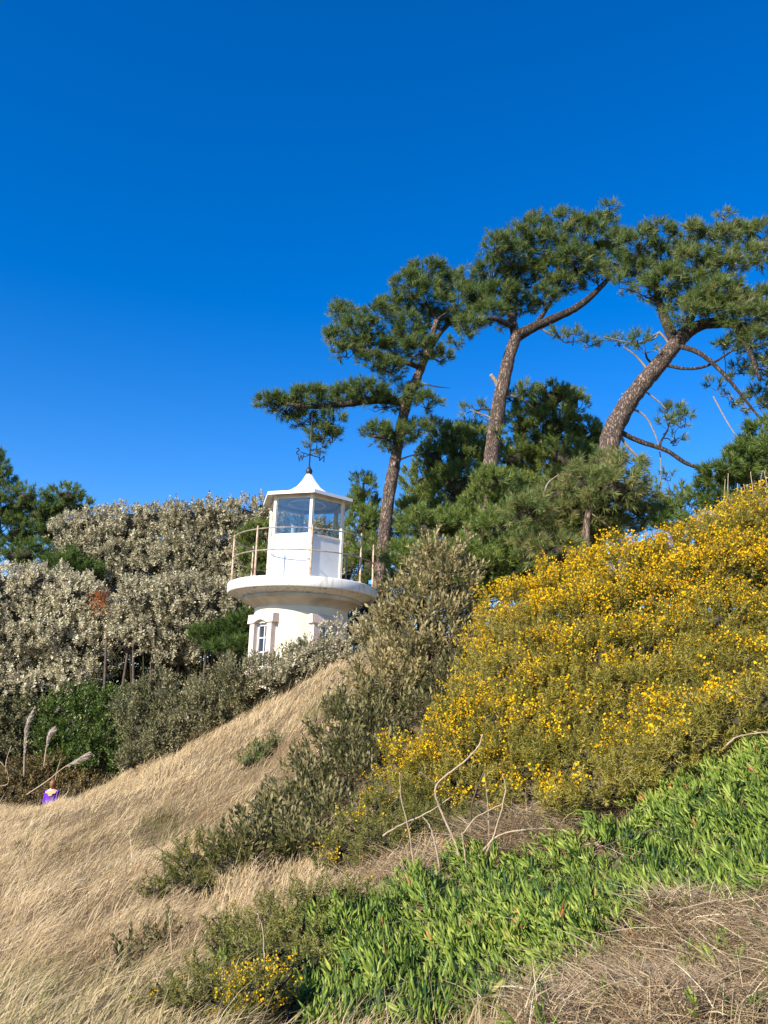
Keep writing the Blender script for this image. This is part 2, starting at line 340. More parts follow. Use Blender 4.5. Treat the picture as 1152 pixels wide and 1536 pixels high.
# ------------------------------------------------------------------ lighthouse
def build_lighthouse():
    gx_, gy_, fz = LH
    base = G(gx_, gy_) - 0.1
    H = fz - base                                    # gallery floor above the foot
    L = thing('lighthouse', 'small white lighthouse with round gallery and six-sided glass lantern', 'lighthouse', (gx_, gy_, base), LH_ROT)
    def e(a): return math.sin(rad(a)), -math.cos(rad(a))
    def lathe(name, prof, mat, parent, seg=96):
        bm = bmesh.new(); rings = []
        for r_, z_ in prof:
            if r_ < 1e-5: rings.append([bm.verts.new((0, 0, z_))])
            else: rings.append([bm.verts.new((r_ * math.cos(2 * math.pi * k / seg), r_ * math.sin(2 * math.pi * k / seg), z_)) for k in range(seg)])
        for A_, B_ in zip(rings, rings[1:]):
            for k in range(seg):
                k2 = (k + 1) % seg
                vs = [A_[k % len(A_)], A_[k2 % len(A_)], B_[k2 % len(B_)], B_[k % len(B_)]]
                vs = list(dict.fromkeys(vs))
                if len(vs) > 2: bm.faces.new(vs)
        o_ = bm_obj(name, bm, mat, parent)
        for f in o_.data.polygons: f.use_smooth = True
        o_.data.set_sharp_from_angle(angle=rad(35))
        return o_
    TR = 1.09
    zr = H - 0.235                                   # underside of the slab rim
    wtop, wbot, half = zr - 0.72, zr - 1.72, 12.8
    wins = (-52, 34)
    # tower wall with two window openings
    angs = sorted(set([round(x, 2) for x in np.arange(-180, 180, 4.0)] + [c + s_ * half for c in wins for s_ in (-1, 1)]))
    angs = [a for a in angs if not any(0 < abs(abs(a - c) - half) < 1.5 for c in wins)]
    zs = [-0.4, wbot, wtop, zr - 0.05]
    bm = bmesh.new(); g = [[bm.verts.new((TR * e(a)[0], TR * e(a)[1], z_)) for a in angs] for z_ in zs]
    for i in range(3):
        for k in range(len(angs)):
            k2 = (k + 1) % len(angs); mid = angs[k] + ((angs[k2] - angs[k]) % 360) / 2
            if i == 1 and any(abs(mid - c) < half for c in wins): continue
            bm.faces.new([g[i][k], g[i][k2], g[i + 1][k2], g[i + 1][k]])
    tw = bm_obj('tower_wall', bm, 'cream_render', L, True)
    # floor slab with cove under it and stepped moulding
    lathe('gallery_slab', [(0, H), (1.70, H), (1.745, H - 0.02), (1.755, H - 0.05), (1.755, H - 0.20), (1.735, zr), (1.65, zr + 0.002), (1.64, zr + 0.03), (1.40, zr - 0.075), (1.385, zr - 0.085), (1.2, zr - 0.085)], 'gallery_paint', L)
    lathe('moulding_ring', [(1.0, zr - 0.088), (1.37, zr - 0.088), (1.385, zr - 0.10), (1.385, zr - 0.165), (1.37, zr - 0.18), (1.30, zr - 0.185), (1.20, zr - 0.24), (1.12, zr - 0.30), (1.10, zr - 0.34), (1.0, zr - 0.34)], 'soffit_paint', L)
    # windows: arched lintel, jambs, sill, frame, panes
    for c in wins:
        ca, sa = math.cos(rad(c)), math.sin(rad(c))
        def W(x, d, z_): return (sa * d + ca * x, -ca * d + sa * x, z_)       # x along the wall, d outwards
        hw = TR * math.sin(rad(half)); dw = TR * math.cos(rad(half))
        def box(bm, x0, x1, d0, d1, z0, z1):
            v = [bm.verts.new(W(x, d, z_)) for x in (x0, x1) for d in (d0, d1) for z_ in (z0, z1)]
            for q in ((0, 1, 3, 2), (4, 6, 7, 5), (0, 4, 5, 1), (2, 3, 7, 6), (0, 2, 6, 4), (1, 5, 7, 3)): bm.faces.new([v[k] for k in q])
        bm = bmesh.new(); f0, f1 = dw - 0.09, dw - 0.04
        t_ = 0.045
        box(bm, -hw, -hw + t_, f0, f1, wbot, wtop); box(bm, hw - t_, hw, f0, f1, wbot, wtop)
        box(bm, -hw + t_, hw - t_, f0, f1, wtop - t_ * 1.3, wtop); box(bm, -hw + t_, hw - t_, f0, f1, wbot, wbot + t_)
        box(bm, -0.012, 0.012, f0 + .005, f1 - .008, wbot + t_, wtop - t_ * 1.3)
        for fz_ in (0.36, 0.68):
            zz = wbot + (wtop - wbot) * fz_
            box(bm, -hw + t_, -0.012, f0 + .005, f1 - .008, zz - .012, zz + .012); box(bm, 0.012, hw - t_, f0 + .005, f1 - .008, zz - .012, zz + .012)
        wf = bm_obj('window', bm, 'white_paint', L)
        bm = bmesh.new(); box(bm, -hw, hw, f0 - 0.06, f0 - 0.03, wbot, wtop); bm_obj('room_shade', bm, 'dark_room', wf)  # dark sheet standing in for the unlit room behind the panes
        edges_x = ((-hw + t_, -0.012), (0.012, hw - t_)); zl = [wbot + t_] + [wbot + (wtop - wbot) * f for f in (0.36, 0.68)] + [wtop - t_ * 1.3]
        for x0, x1 in edges_x:
            for z0, z1 in zip(zl, zl[1:]):
                bm = bmesh.new(); box(bm, x0, x1, f0 + 0.012, f0 + 0.018, z0, z1); bm_obj('pane', bm, 'window_glass', wf)
        for s_ in (-1, 1):
            bm = bmesh.new(); x0, x1 = sorted((s_ * hw, s_ * (hw + 0.17))); box(bm, x0, x1, dw - 0.25, dw + 0.075, wbot - 0.06, wtop); bm_obj('jamb', bm, 'pink_stone', wf)
        bm = bmesh.new(); box(bm, -hw - 0.22, hw + 0.22, dw - 0.12, dw + 0.12, wbot - 0.16, wbot - 0.06); bm_obj('sill', bm, 'pink_stone', wf)
        bm = bmesh.new(); n_ = 12; xw = hw + 0.235; low = []; top = []
        for d in (dw - 0.20, dw + 0.105):
            lo_ = [bm.verts.new(W(-xw, d, wtop))] + [bm.verts.new(W(-hw + 2 * hw * k / n_, d, wtop + 0.002 + 0.075 * math.sin(math.pi * k / n_))) for k in range(n_ + 1)] + [bm.verts.new(W(xw, d, wtop))]
            hi_ = [bm.verts.new(W(-xw, d - 0.02, wtop + 0.20))] + [bm.verts.new(W(-hw + 2 * hw * k / n_, d - 0.02, wtop + 0.20)) for k in range(n_ + 1)] + [bm.verts.new(W(xw, d - 0.02, wtop + 0.20))]
            low.append(lo_); top.append(hi_)
        for k in range(n_ + 2):
            bm.faces.new([low[1][k], low[1][k + 1], top[1][k + 1], top[1][k]]); bm.faces.new([low[0][k + 1], low[0][k], top[0][k], top[0][k + 1]])
            bm.faces.new([low[0][k], low[0][k + 1], low[1][k + 1], low[1][k]]); bm.faces.new([top[1][k], top[1][k + 1], top[0][k + 1], top[0][k]])
        for k in (0, n_ + 2): bm.faces.new([low[0][k], low[1][k], top[1][k], top[0][k]])
        bm_obj('lintel', bm, 'pink_stone', wf)
    # lantern: six corner posts, panels, glass
    RL, PHI = 0.95, 7.0
    zp, zg0, zg1 = H + 1.07, H + 1.11, H + 2.00
    ap = RL * math.cos(rad(30)); hwid = RL * math.sin(rad(30))
    posts = []
    for k in range(6):
        a = PHI + 60 * k; ca, sa = math.cos(rad(a)), math.sin(rad(a))
        bm = bmesh.new()
        pr = [(-0.045, RL - 0.07), (-0.052, RL - 0.012), (0, RL + 0.022), (0.052, RL - 0.012), (0.045, RL - 0.07)]
        A_ = [bm.verts.new((sa * d + ca * x, -ca * d + sa * x, H + 0.001)) for x, d in pr]; B_ = [bm.verts.new((sa * d + ca * x, -ca * d + sa * x, zg1 + 0.10)) for x, d in pr]
        for q in range(5): bm.faces.new([A_[q], A_[(q + 1) % 5], B_[(q + 1) % 5], B_[q]])
        bm.faces.new(A_); bm.faces.new(B_)
        bm_obj('corner_post', bm, 'cream_wood', L)
        a = PHI + 30 + 60 * k; ca, sa = math.cos(rad(a)), math.sin(rad(a))
        def Q(x, d, z_): return (sa * d + ca * x, -ca * d + sa * x, z_)
        def box(bm, x0, x1, d0, d1, z0, z1):
            v = [bm.verts.new(Q(x, d, z_)) for x in (x0, x1) for d in (d0, d1) for z_ in (z0, z1)]
            for q in ((0, 1, 3, 2), (4, 6, 7, 5), (0, 4, 5, 1), (2, 3, 7, 6), (0, 2, 6, 4), (1, 5, 7, 3)): bm.faces.new([v[i] for i in q])
        h_ = hwid - 0.045
        bm = bmesh.new(); box(bm, -h_, h_, ap - 0.045, ap - 0.012, H + 0.002, zp); pan = bm_obj('lantern_panel', bm, 'white_paint', L)
        bm = bmesh.new(); box(bm, -h_, h_, ap - 0.055, ap + 0.004, zp + 0.002, zg0 - 0.002); bm_obj('sill_bar', bm, 'cream_wood', L)
        bm = bmesh.new(); box(bm, -h_, h_, ap - 0.055, ap + 0.002, zg1 + 0.002, zg1 + 0.098); bm_obj('head_rail', bm, 'soffit_paint', L)
        bm = bmesh.new()
        for x0, x1, z0, z1 in ((-h_, -h_ + .022, zg0, zg1), (h_ - .022, h_, zg0, zg1), (-h_ + .022, h_ - .022, zg0, zg0 + .02), (-h_ + .022, h_ - .022, zg1 - .02, zg1)): box(bm, x0, x1, ap - 0.045, ap - 0.015, z0, z1)
        wf = bm_obj('lantern_window', bm, 'cream_wood', L)
        bm = bmesh.new(); box(bm, -h_ + .022, h_ - .022, ap - 0.034, ap - 0.028, zg0 + .02, zg1 - .02); bm_obj('pane', bm, 'lantern_glass', wf)
    # ceiling of the lantern room with a round rim
    lathe('lantern_ceiling', [(0, zg1 + 0.05), (0.76, zg1 + 0.05), (0.76, zg1 + 0.09), (0, zg1 + 0.09)], 'ceiling_grey', L, 48)
    lathe('ceiling_ring', [(0.40, zg1 + 0.048), (0.40, zg1 + 0.0), (0.46, zg1 + 0.0), (0.46, zg1 + 0.048)], 'white_paint', L, 48)
    # lamp on its pedestal
    lp = lathe('lamp', [(0, H), (0.14, H), (0.14, H + 0.9), (0.20, H + 0.95), (0.20, H + 1.12), (0.07, H + 1.18), (0.055, H + 1.5), (0.10, H + 1.56), (0.10, H + 1.62), (0, H + 1.64)], 'white_paint', L, 32); lp.location = (-0.30, 0.05, 0)
    lathe('lens', [(0.001, H + 1.15)] + [(0.21 + 0.025 * (k % 2), H + 1.15 + 0.05 * k) for k in range(12)] + [(0.001, H + 1.72)], 'lens_glass', lp, 32)
    # roof: six-sided ogee with a thin fascia and boarded soffit
    RR = 1.165; ze = H + 2.03
    bm = bmesh.new(); prof = [(RR, ze), (RR, ze + 0.075), (0.93, ze + 0.115), (0.70, ze + 0.175), (0.50, ze + 0.265), (0.33, ze + 0.385), (0.19, ze + 0.555), (0.10, ze + 0.70), (0.06, ze + 0.76)]
    rings = [[bm.verts.new((r_ * e(PHI + 60 * k)[0], r_ * e(PHI + 60 * k)[1], z_)) for k in range(6)] for r_, z_ in prof]
    for A_, B_ in zip(rings, rings[1:]):
        for k in range(6): bm.faces.new([A_[k], A_[(k + 1) % 6], B_[(k + 1) % 6], B_[k]])
    bm.faces.new(rings[-1]); rf = bm_obj('roof', bm, 'roof_paint', L)
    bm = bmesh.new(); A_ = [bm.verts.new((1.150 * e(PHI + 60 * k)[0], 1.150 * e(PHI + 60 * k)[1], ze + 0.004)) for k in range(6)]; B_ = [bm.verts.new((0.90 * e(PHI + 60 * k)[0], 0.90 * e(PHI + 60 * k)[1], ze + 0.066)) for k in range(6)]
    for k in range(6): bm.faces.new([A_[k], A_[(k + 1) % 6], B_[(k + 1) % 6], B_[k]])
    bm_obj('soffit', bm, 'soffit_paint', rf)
    zt = ze + 0.76
    lathe('finial', [(0.062, zt - 0.02), (0.075, zt + 0.03), (0.085, zt + 0.07), (0.07, zt + 0.11), (0.04, zt + 0.15), (0.02, zt + 0.20), (0.0, zt + 0.20)], 'black_iron', rf, 20)
    # weather vane rod with N E S W
    V, F = tube([(0, 0, zt + 0.18), (0, 0, zt + 0.8), (0, 0, zt + 1.6)], [0.018, 0.015, 0.012], 8)
    ms = Mesh(); ms.add(V, F)
    zc = zt + 0.49; dN = Vector((0.80, 0.60, 0)); dE = Vector((0.60, -0.80, 0))
    for d in (dN, dE):
        V, F = tube([tuple(d * -0.30 + Vector((0, 0, zc))), (0, 0, zc), tuple(d * 0.30 + Vector((0, 0, zc)))], 0.011, 6); ms.add(V, F)
    wv = ms.build('weather_vane', 'black_iron', L, True)
    for ch, d in (('N', dN), ('E', dE), ('S', -dN), ('W', -dE)):
        cu = bpy.data.curves.new('t', 'FONT'); cu.body = ch; cu.size = 0.25; cu.extrude = 0.008; cu.align_x = 'CENTER'; cu.resolution_u = 3; cu.offset = -0.002
        to = bpy.data.objects.new('t', cu); COL.objects.link(to); dg = bpy.context.evaluated_depsgraph_get()
        me = bpy.data.meshes.new_from_object(to.evaluated_get(dg)); bpy.data.objects.remove(to); bpy.data.curves.remove(cu)
        me.materials.clear(); me.materials.append(MAT['black_iron'])
        lo = bpy.data.objects.new('letter', me); COL.objects.link(lo); lo.parent = wv
        xa = (-dN if ch in 'NS' else -dE); za = Vector((0, 0, 1)); ya = za; nn = xa.cross(ya)
        c_ = d * 0.37 + Vector((0, 0, zc - 0.085))
        lo.matrix_local = Matrix(((xa.x, ya.x, nn.x, c_.x), (xa.y, ya.y, nn.y, c_.y), (xa.z, ya.z, nn.z, c_.z), (0, 0, 0, 1)))
    # railing
    RP = 1.665
    first = None
    for k in range(8):
        a = 5 + 45 * k
        if first is None:
            bm = bmesh.new()
            V, F = tube([(0, 0, 0), (0, 0, 0.02), (0, 0, 0.021), (0, 0, 1.10), (0, 0, 1.135), (0, 0, 1.15)], [0.045, 0.045, 0.0225, 0.0225, 0.02, 0.01], 10)
            first = tri_mesh('railing_post', V, F, 'rust_post', L, None, True); o_ = first
        else: o_ = copy_obj(first, L)
        o_.location = (RP * e(a)[0], RP * e(a)[1], H)
    for h_ in (0.575, 1.07):
        th = np.linspace(0, 2 * math.pi, 97)
        V, F = tube(np.stack([RP * np.cos(th), RP * np.sin(th), np.full(97, H + h_)], 1), 0.016, 8)
        tri_mesh('rail', V, F, 'rail_metal', L, None, True)
build_lighthouse()

# ------------------------------------------------------------------ leaf, needle and flower templates
def tmpl(leaves):
    """leaves: list of (base, dir, side, length, width, fold) -> folded four-corner leaves"""
    V, F = [], []
    for k, (b_, d, s_, L_, W_, fold) in enumerate(leaves):
        d = unit(np.array(d, float)); s_ = np.array(s_, float); s_ = unit(s_ - d * (s_ @ d)); nrm = np.cross(d, s_)
        b_ = np.array(b_, float); m_ = b_ + d * L_ * 0.52
        V += [b_, m_ - s_ * W_ / 2 + nrm * fold, b_ + d * L_, m_ + s_ * W_ / 2 + nrm * fold]
        F += [(4 * k, 4 * k + 1, 4 * k + 2), (4 * k, 4 * k + 2, 4 * k + 3)]
    return np.array(V), np.array(F), 4
def sprig_t(nl, L_, ll, lw, a0, a1, seed, t0=0.1):
    r = np.random.default_rng(seed); out = []
    for k in range(nl):
        t = t0 + (1 - t0) * k / max(nl - 1, 1); az = 2.4 * k + r.uniform(-.5, .5); a = rad(a0 + (a1 - a0) * (1 - t) + r.uniform(-12, 12))
        h = np.array([math.cos(az), math.sin(az), 0]); d = h * math.sin(a) + np.array([0, 0, math.cos(a)])
        s_ = np.array([-math.sin(az), math.cos(az), 0]) + 0.35 * r.standard_normal(3)
        q = r.uniform(.75, 1.2)
        out.append((h * 0.004 + np.array([0, 0, t * L_]), d, s_, ll * q, lw * q, 0.12 * lw))
    return tmpl(out)
def needle_t(nn, shoot, nl, wid, a0, a1, seed):
    r = np.random.default_rng(seed); V = []
    for k in range(nn):
        t = (k + r.uniform(0, 1)) / nn; az = r.uniform(0, 6.283); a = rad(a0 + (a1 - a0) * (1 - t) + r.uniform(-10, 10))
        h = np.array([math.cos(az), math.sin(az), 0]); d = h * math.sin(a) + np.array([0, 0, math.cos(a)])
        s_ = unit(np.cross(d, r.standard_normal(3))); b_ = np.array([0, 0, t * shoot]); L_ = nl * r.uniform(.8, 1.15)
        V += [b_ - s_ * wid / 2, b_ + s_ * wid / 2, b_ + d * L_]
    return np.array(V), np.arange(3 * nn).reshape(-1, 3), 3
def flower_t(nf, h, spread, size, seed):
    r = np.random.default_rng(seed); out = []
    for k in range(nf):
        az = r.uniform(0, 6.283); rr = spread * math.sqrt(r.uniform()); z_ = h * r.uniform(0.35, 1.0)
        b_ = np.array([rr * math.cos(az), rr * math.sin(az), z_]); d = np.array([math.cos(az), math.sin(az), r.uniform(0.0, 1.2)])
        s1 = r.standard_normal(3); q = size * r.uniform(.75, 1.2)
        out.append((b_, d, s1, q, q * .8, q * 0.18)); out.append((b_, d + 0.5 * r.standard_normal(3), np.cross(d, s1), q * .9, q * .7, q * 0.18))
    return tmpl(out)
def prism_t(nl, seed):
    """ice plant shoot: fleshy three-sided fingers in pairs"""
    r = np.random.default_rng(seed); V, F = [], []
    for k in range(nl):
        az = (k % 2) * math.pi + (k // 2) * 1.57 + r.uniform(-.3, .3); a = rad(14 + 9 * (nl - k) / nl * 3 * r.uniform(.5, 1.3))
        h = np.array([math.cos(az), math.sin(az), 0]); L_ = r.uniform(.045, .085); w_ = r.uniform(.0060, .0095)
        b_ = np.array([0, 0, 0.012 * k]); d = h * math.sin(a) + np.array([0, 0, math.cos(a)]); d2 = unit(d + np.array([0, 0, .45]))
        s_ = np.cross(d, [0, 0, 1.0]); s_ = unit(s_) if np.linalg.norm(s_) > .05 else np.array([1.0, 0, 0]); n_ = np.cross(s_, d)
        i = len(V); m_ = b_ + d * L_ * .55
        for c, sc in ((b_, .7), (m_, 1.0)): V += [c + s_ * w_ * sc, c - s_ * w_ * sc, c + n_ * w_ * 1.3 * sc * (-1)]
        V.append(m_ + d2 * L_ * .45)
        for q in range(3):
            q2 = (q + 1) % 3; F += [(i + q, i + q2, i + 3 + q2), (i + q, i + 3 + q2, i + 3 + q), (i + 3 + q, i + 3 + q2, i + 6)] if q < 2 else [(i + 3 + q, i + 3 + q2, i + 6)]
    return np.array(V), np.array(F), 7
T_TUFT = [needle_t(28, 0.12, 0.15, 0.0135, 25, 75, s_) for s_ in range(4)]
T_YOUNG = [needle_t(23, 0.13, 0.12, 0.0165, 25, 70, 10 + s_) for s_ in range(4)]
T_SILVER = [sprig_t(10, 0.14, 0.054, 0.034, 30, 85, 20 + s_) for s_ in range(4)]
T_OLIVE = [sprig_t(11, 0.17, 0.048, 0.021, 22, 65, 30 + s_) for s_ in range(4)]
T_BIG = [sprig_t(12, 0.24, 0.065, 0.028, 22, 60, 40 + s_) for s_ in range(4)]
T_MID = [sprig_t(11, 0.17, 0.050, 0.020, 22, 60, 45 + s_) for s_ in range(4)]
T_GORSE = [needle_t(26, 0.13, 0.034, 0.0075, 40, 80, 50 + s_) for s_ in range(4)]
T_FLOWER = [flower_t(8, 0.15, 0.028, 0.0185, 60 + s_) for s_ in range(4)]
T_ICE = [prism_t(5, 70 + s_) for s_ in range(6)]

# ------------------------------------------------------------------ pines
_b = bmesh.new(); bmesh.ops.create_icosphere(_b, subdivisions=2, radius=1); _b.verts.ensure_lookup_table()
CORE_V = np.array([v.co[:] for v in _b.verts]); CORE_F = np.array([[v.index for v in f.verts] for f in _b.faces]); _b.free()
def pine(label, Y, trunk, limbs, pads, mat='pine_needles', temps=T_TUFT, dens=74, group=None, tone=0.5, foot=None, dead=(), wind=(0.25, 0.0, 0.0), heart=False):
    """trunk/limbs: (u, v, radius_px[, dy]); pads: (u, v, ru, rv[, density factor[, dy]])"""
    pm = Y / FPX
    def wp(q): return P(q[0], q[1], Y + (q[3] if len(q) > 3 else 0))
    tp = [wp(q) for q in trunk]; base = tp[0].copy()
    gzb = G(base[0], base[1])
    if base[2] > gzb - 0.1:
        d = (tp[0] - tp[1]); d = d / abs(d[2] + 1e-6) * (base[2] - gzb + 0.15) if foot is None else np.array([0, 0, -(base[2] - gzb + 0.15)])
        nb = tp[0] + np.array([d[0] * 0.5, d[1] * 0.5, -(base[2] - gzb + 0.15)]); tp = [nb] + tp; trunk = [(0, 0, trunk[0][2] * 1.3)] + list(trunk)
        base = nb
    T = thing('pine_tree', label, 'tree', (base[0], base[1], gzb), group=group); org = (base[0], base[1], gzb)
    cp = catmull(tp, 8); cr = np.interp(np.linspace(0, 1, len(cp)), np.linspace(0, 1, len(trunk)), [q[2] * 0.80 * pm for q in trunk])
    V, F = tube(cp, cr, 14, 0.045); tri_mesh('trunk', V, F, 'pine_bark', T, None, True, org)
    sk_p = list(cp[len(cp) // 3:]); sk_r = list(cr[len(cp) // 3:])
    for lb in limbs:
        lp = catmull([wp(q) for q in lb], 7); lr = np.interp(np.linspace(0, 1, len(lp)), np.linspace(0, 1, len(lb)), [q[2] * pm for q in lb])
        V, F = tube(lp, lr, 9, 0.05); tri_mesh('limb', V, F, 'limb_bark', T, None, True, org)
        sk_p += list(lp[2:]); sk_r += list(lr[2:])
    tw = Mesh(); nd = Mesh()
    todo = []
    for q in pads:
        dy = q[5] if len(q) > 5 else RNG.uniform(-1.1, 1.1) * min(1.0, q[2] / 40)
        c = P(q[0], q[1], Y + dy); gk = 1.13 if heart else 1.0; rx, rz = q[2] * pm * 1.08 * gk, q[3] * pm * 1.05 * gk; todo.append((c, np.array([rx, max(0.5 * (rx + rz), 0.8 * rx), rz]), q[4] if len(q) > 4 else 1.0))
    while todo:
        sp = np.array(sk_p); dd = [np.min(np.linalg.norm(sp - (c - np.array([0, 0, r[2] * .5])), axis=1)) for c, r, _ in todo]
        c, r, df = todo.pop(int(np.argmin(dd)))
        e_ = c - np.array([0, 0, r[2] * .55])
        j = int(np.argmin(np.linalg.norm(sp - e_, axis=1))); s0 = sp[j]; L_ = np.linalg.norm(e_ - s0)
        r0 = min(sk_r[j] * 0.6, 0.025 + 0.02 * L_)
        mid = (s0 + e_) / 2 + RNG.standard_normal(3) * 0.08 * L_ + np.array([0, 0, 0.04 * L_])
        bp = catmull([s0, mid, e_], 5); br = np.linspace(r0, r0 * .45 + .004, len(bp))
        V, F = tube(bp, br, 6); tw.add(V, F)
        sk_p += list(bp[2:]); sk_r += list(br[2:])
        area = 4 * math.pi * ((r[0] * r[1]) ** 1.6 / 3 + (r[0] * r[2]) ** 1.6 / 3 + (r[1] * r[2]) ** 1.6 / 3) ** (1 / 1.6)
        n_ = max(int(area * dens * df), 8)
        o_ = unit(RNG.standard_normal((n_, 3))); o_[:, 2] = np.where(RNG.uniform(size=n_) < 0.55, np.abs(o_[:, 2]), o_[:, 2])
        rr = np.where(RNG.uniform(size=n_) < 0.72, RNG.uniform(.82, 1.12, n_), RNG.uniform(.3, .82, n_))
        pos = c + o_ * r * (rr * (1 + 0.22 * noise(o_ + c, 2.3)))[:, None]
        # little branchlets gather the shoots into bunches
        nb_ = max(n_ // 14, 3); idx = RNG.choice(n_, nb_, replace=False); hub = c + (pos[idx] - c) * 0.93
        near = np.argmin(((pos[:, None] - hub[None]) ** 2).sum(-1), 1); pos = pos + (hub[near] - pos) * 0.33
        keep = pos[:, 2] > gz(pos[:, 0], pos[:, 1]) + 0.05
        keep &= (o_ @ unit(CAM - c) > -0.3) | (RNG.uniform(size=n_) < 0.4)
        pos, o_ = pos[keep], o_[keep]
        d = unit(o_ * 0.75 + unit(pos - c) * 0.3 + np.array([0, 0, 0.75]) + np.array(wind) + 0.35 * RNG.standard_normal(pos.shape))
        tn = np.clip(tone + 0.04 + 0.17 * RNG.standard_normal(len(pos)) + 0.12 * noise(pos, 1.1), 0, 1)
        scatter(nd, temps, pos, d, RNG.uniform(.65, 1.4, len(pos)), tn, rspread=0.13)
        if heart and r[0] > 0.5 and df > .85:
            cd = c + CORE_V * r * 0.46 * (1 + 0.18 * noise(CORE_V + c, 3.3))[:, None]; cd[:, 2] = np.maximum(cd[:, 2], gz(cd[:, 0], cd[:, 1]) + .01); tw.add(cd, CORE_F)  # solid dark core: the crown's inner shade put into colour
        for h in hub:
            m_ = (e_ + h) / 2 + np.array([0, 0, -0.05]) + RNG.standard_normal(3) * 0.05
            V, F = tube([e_ + RNG.standard_normal(3) * .04, m_, h], [0.014, 0.010, 0.004], 4); tw.add(V, F)
        for k in RNG.choice(len(pos), min(len(pos), nb_ * 5), replace=False):
            V, F = tube([hub[near[keep][k]], pos[k]], [0.006, 0.003], 3); tw.add(V, F)
    for db in dead:
        lp = catmull([wp(q) for q in db], 6); lr = np.interp(np.linspace(0, 1, len(lp)), np.linspace(0, 1, len(db)), [q[2] * pm for q in db])
        V, F = tube(lp, lr, 7, 0.06); tri_mesh('dead_branch', V, F, 'grey_branch', T, None, True, org)
    tw.build('branches', 'stem_shade_core' if heart else 'limb_bark', T, True, org)['kind'] = 'stuff'  # with heart, this mesh also holds the dark shade cores
    nd.build('crown', mat, T, False, org)
    return T

pine('slender pine with a short left-reaching bough, right behind the lighthouse', 24.0,
     [(568, 890, 13), (576, 810, 12.5), (584, 740, 12), (593, 690, 11), (602, 640, 10.5), (611, 600, 10), (626, 566, 9), (640, 530, 7), (655, 480, 5)],
     [[(610, 606, 7), (570, 600, 6), (520, 606, 5, -.4), (470, 610, 4, -.6), (430, 606, 2.5, -.7)], [(632, 552, 5), (600, 540, 4, -.3), (560, 528, 3, -.5), (520, 522, 2, -.5)],
      [(640, 535, 5), (660, 500, 4, .4), (690, 470, 3, .6)], [(604, 640, 4.5), (585, 655, 3.5, -.6), (560, 655, 2, -.9)]],
     [(405, 604, 20, 15), (428, 612, 26, 16), (458, 598, 26, 16), (485, 600, 26, 15), (455, 632, 24, 14, .9), (482, 652, 20, 15, .9), (500, 632, 18, 12, .8), (474, 668, 16, 10, .7), (500, 655, 13, 11, .7), (520, 598, 26, 17), (552, 590, 30, 16), (580, 604, 30, 14, .9), (640, 606, 22, 13, .9), (618, 590, 18, 12),
      (585, 556, 22, 15), (560, 545, 22, 14), (514, 475, 18, 22), (508, 512, 22, 17), (540, 498, 28, 22), (560, 520, 26, 16), (520, 530, 22, 10, .7), (595, 528, 28, 15), (630, 524, 32, 14), (662, 538, 18, 11, .8), (610, 505, 26, 14),
      (565, 470, 20, 18), (590, 462, 26, 18), (612, 430, 26, 20), (640, 408, 26, 16), (640, 446, 30, 20), (668, 430, 28, 20), (690, 452, 28, 18), (676, 480, 28, 15), (640, 482, 30, 15), (608, 486, 24, 13, .8), (705, 420, 22, 14), (718, 462, 20, 14), (690, 510, 20, 10, .6),
      (566, 650, 22, 15), (596, 655, 26, 16), (625, 648, 22, 14), (585, 672, 18, 9, .8), (648, 640, 18, 10, .6)],
     dead=[[(634, 575, 1.6), (655, 580, 1.0), (675, 582, .5)], [(598, 690, 1.8), (615, 684, 1.2), (636, 678, .6)], [(582, 745, 2.2), (592, 742, 1.2)], [(578, 800, 1.6), (596, 797, .7)]])
pine('tall pine with forked top and a long bare limb, between two other pines', 23.0,
     [(728, 740, 16), (735, 700, 15), (741, 655, 14.5), (749, 605, 14), (757, 565, 13), (766, 528, 12), (776, 502, 11)],
     [[(776, 504, 9.5), (800, 491, 8), (830, 478, 7), (862, 463, 6), (888, 443, 5), (915, 415, 3.5), (930, 390, 2)], [(774, 506, 8), (768, 478, 7, .2), (762, 450, 5.5, .4), (775, 415, 4, .5), (800, 380, 2.5, .5)],
      [(770, 490, 5), (740, 478, 4, -.5), (712, 480, 2.5, -.7)], [(800, 490, 4), (822, 460, 3.5, .5), (840, 420, 3, .7), (850, 380, 2, .7)]],
     [(735, 475, 28, 18), (704, 492, 22, 14), (720, 450, 24, 18), (755, 448, 32, 22), (738, 412, 26, 22), (748, 372, 22, 20), (770, 395, 30, 22), (790, 420, 32, 22), (800, 350, 28, 20), (822, 375, 34, 24), (848, 340, 32, 18), (828, 408, 34, 22), (865, 395, 34, 22), (876, 350, 30, 20), (902, 336, 22, 16), (914, 312, 12, 8, .8), (926, 360, 22, 18), (902, 385, 30, 18),
      (785, 462, 26, 15), (815, 446, 24, 13, .9), (850, 430, 26, 14), (895, 415, 24, 14), (775, 360, 20, 16), (802, 326, 9, 7, .8),
      (860, 508, 24, 9, .35), (885, 515, 20, 8, .35), (838, 503, 18, 7, .35), (712, 612, 22, 9, .35), (770, 598, 22, 9, .5), (790, 585, 18, 10, .6), (748, 650, 10, 9, .6), (742, 630, 10, 8, .6)],
     dead=[[(752, 595, 3.5), (745, 575, 4), (736, 562, 3.2)], [(770, 540, 1.4), (760, 520, .6)], [(808, 490, 2), (830, 503, 1.2), (860, 508, .6)], [(745, 630, 2), (725, 622, 1.2), (705, 615, .6)], [(758, 590, 1.6), (785, 600, 1.2), (800, 612, .5)]])
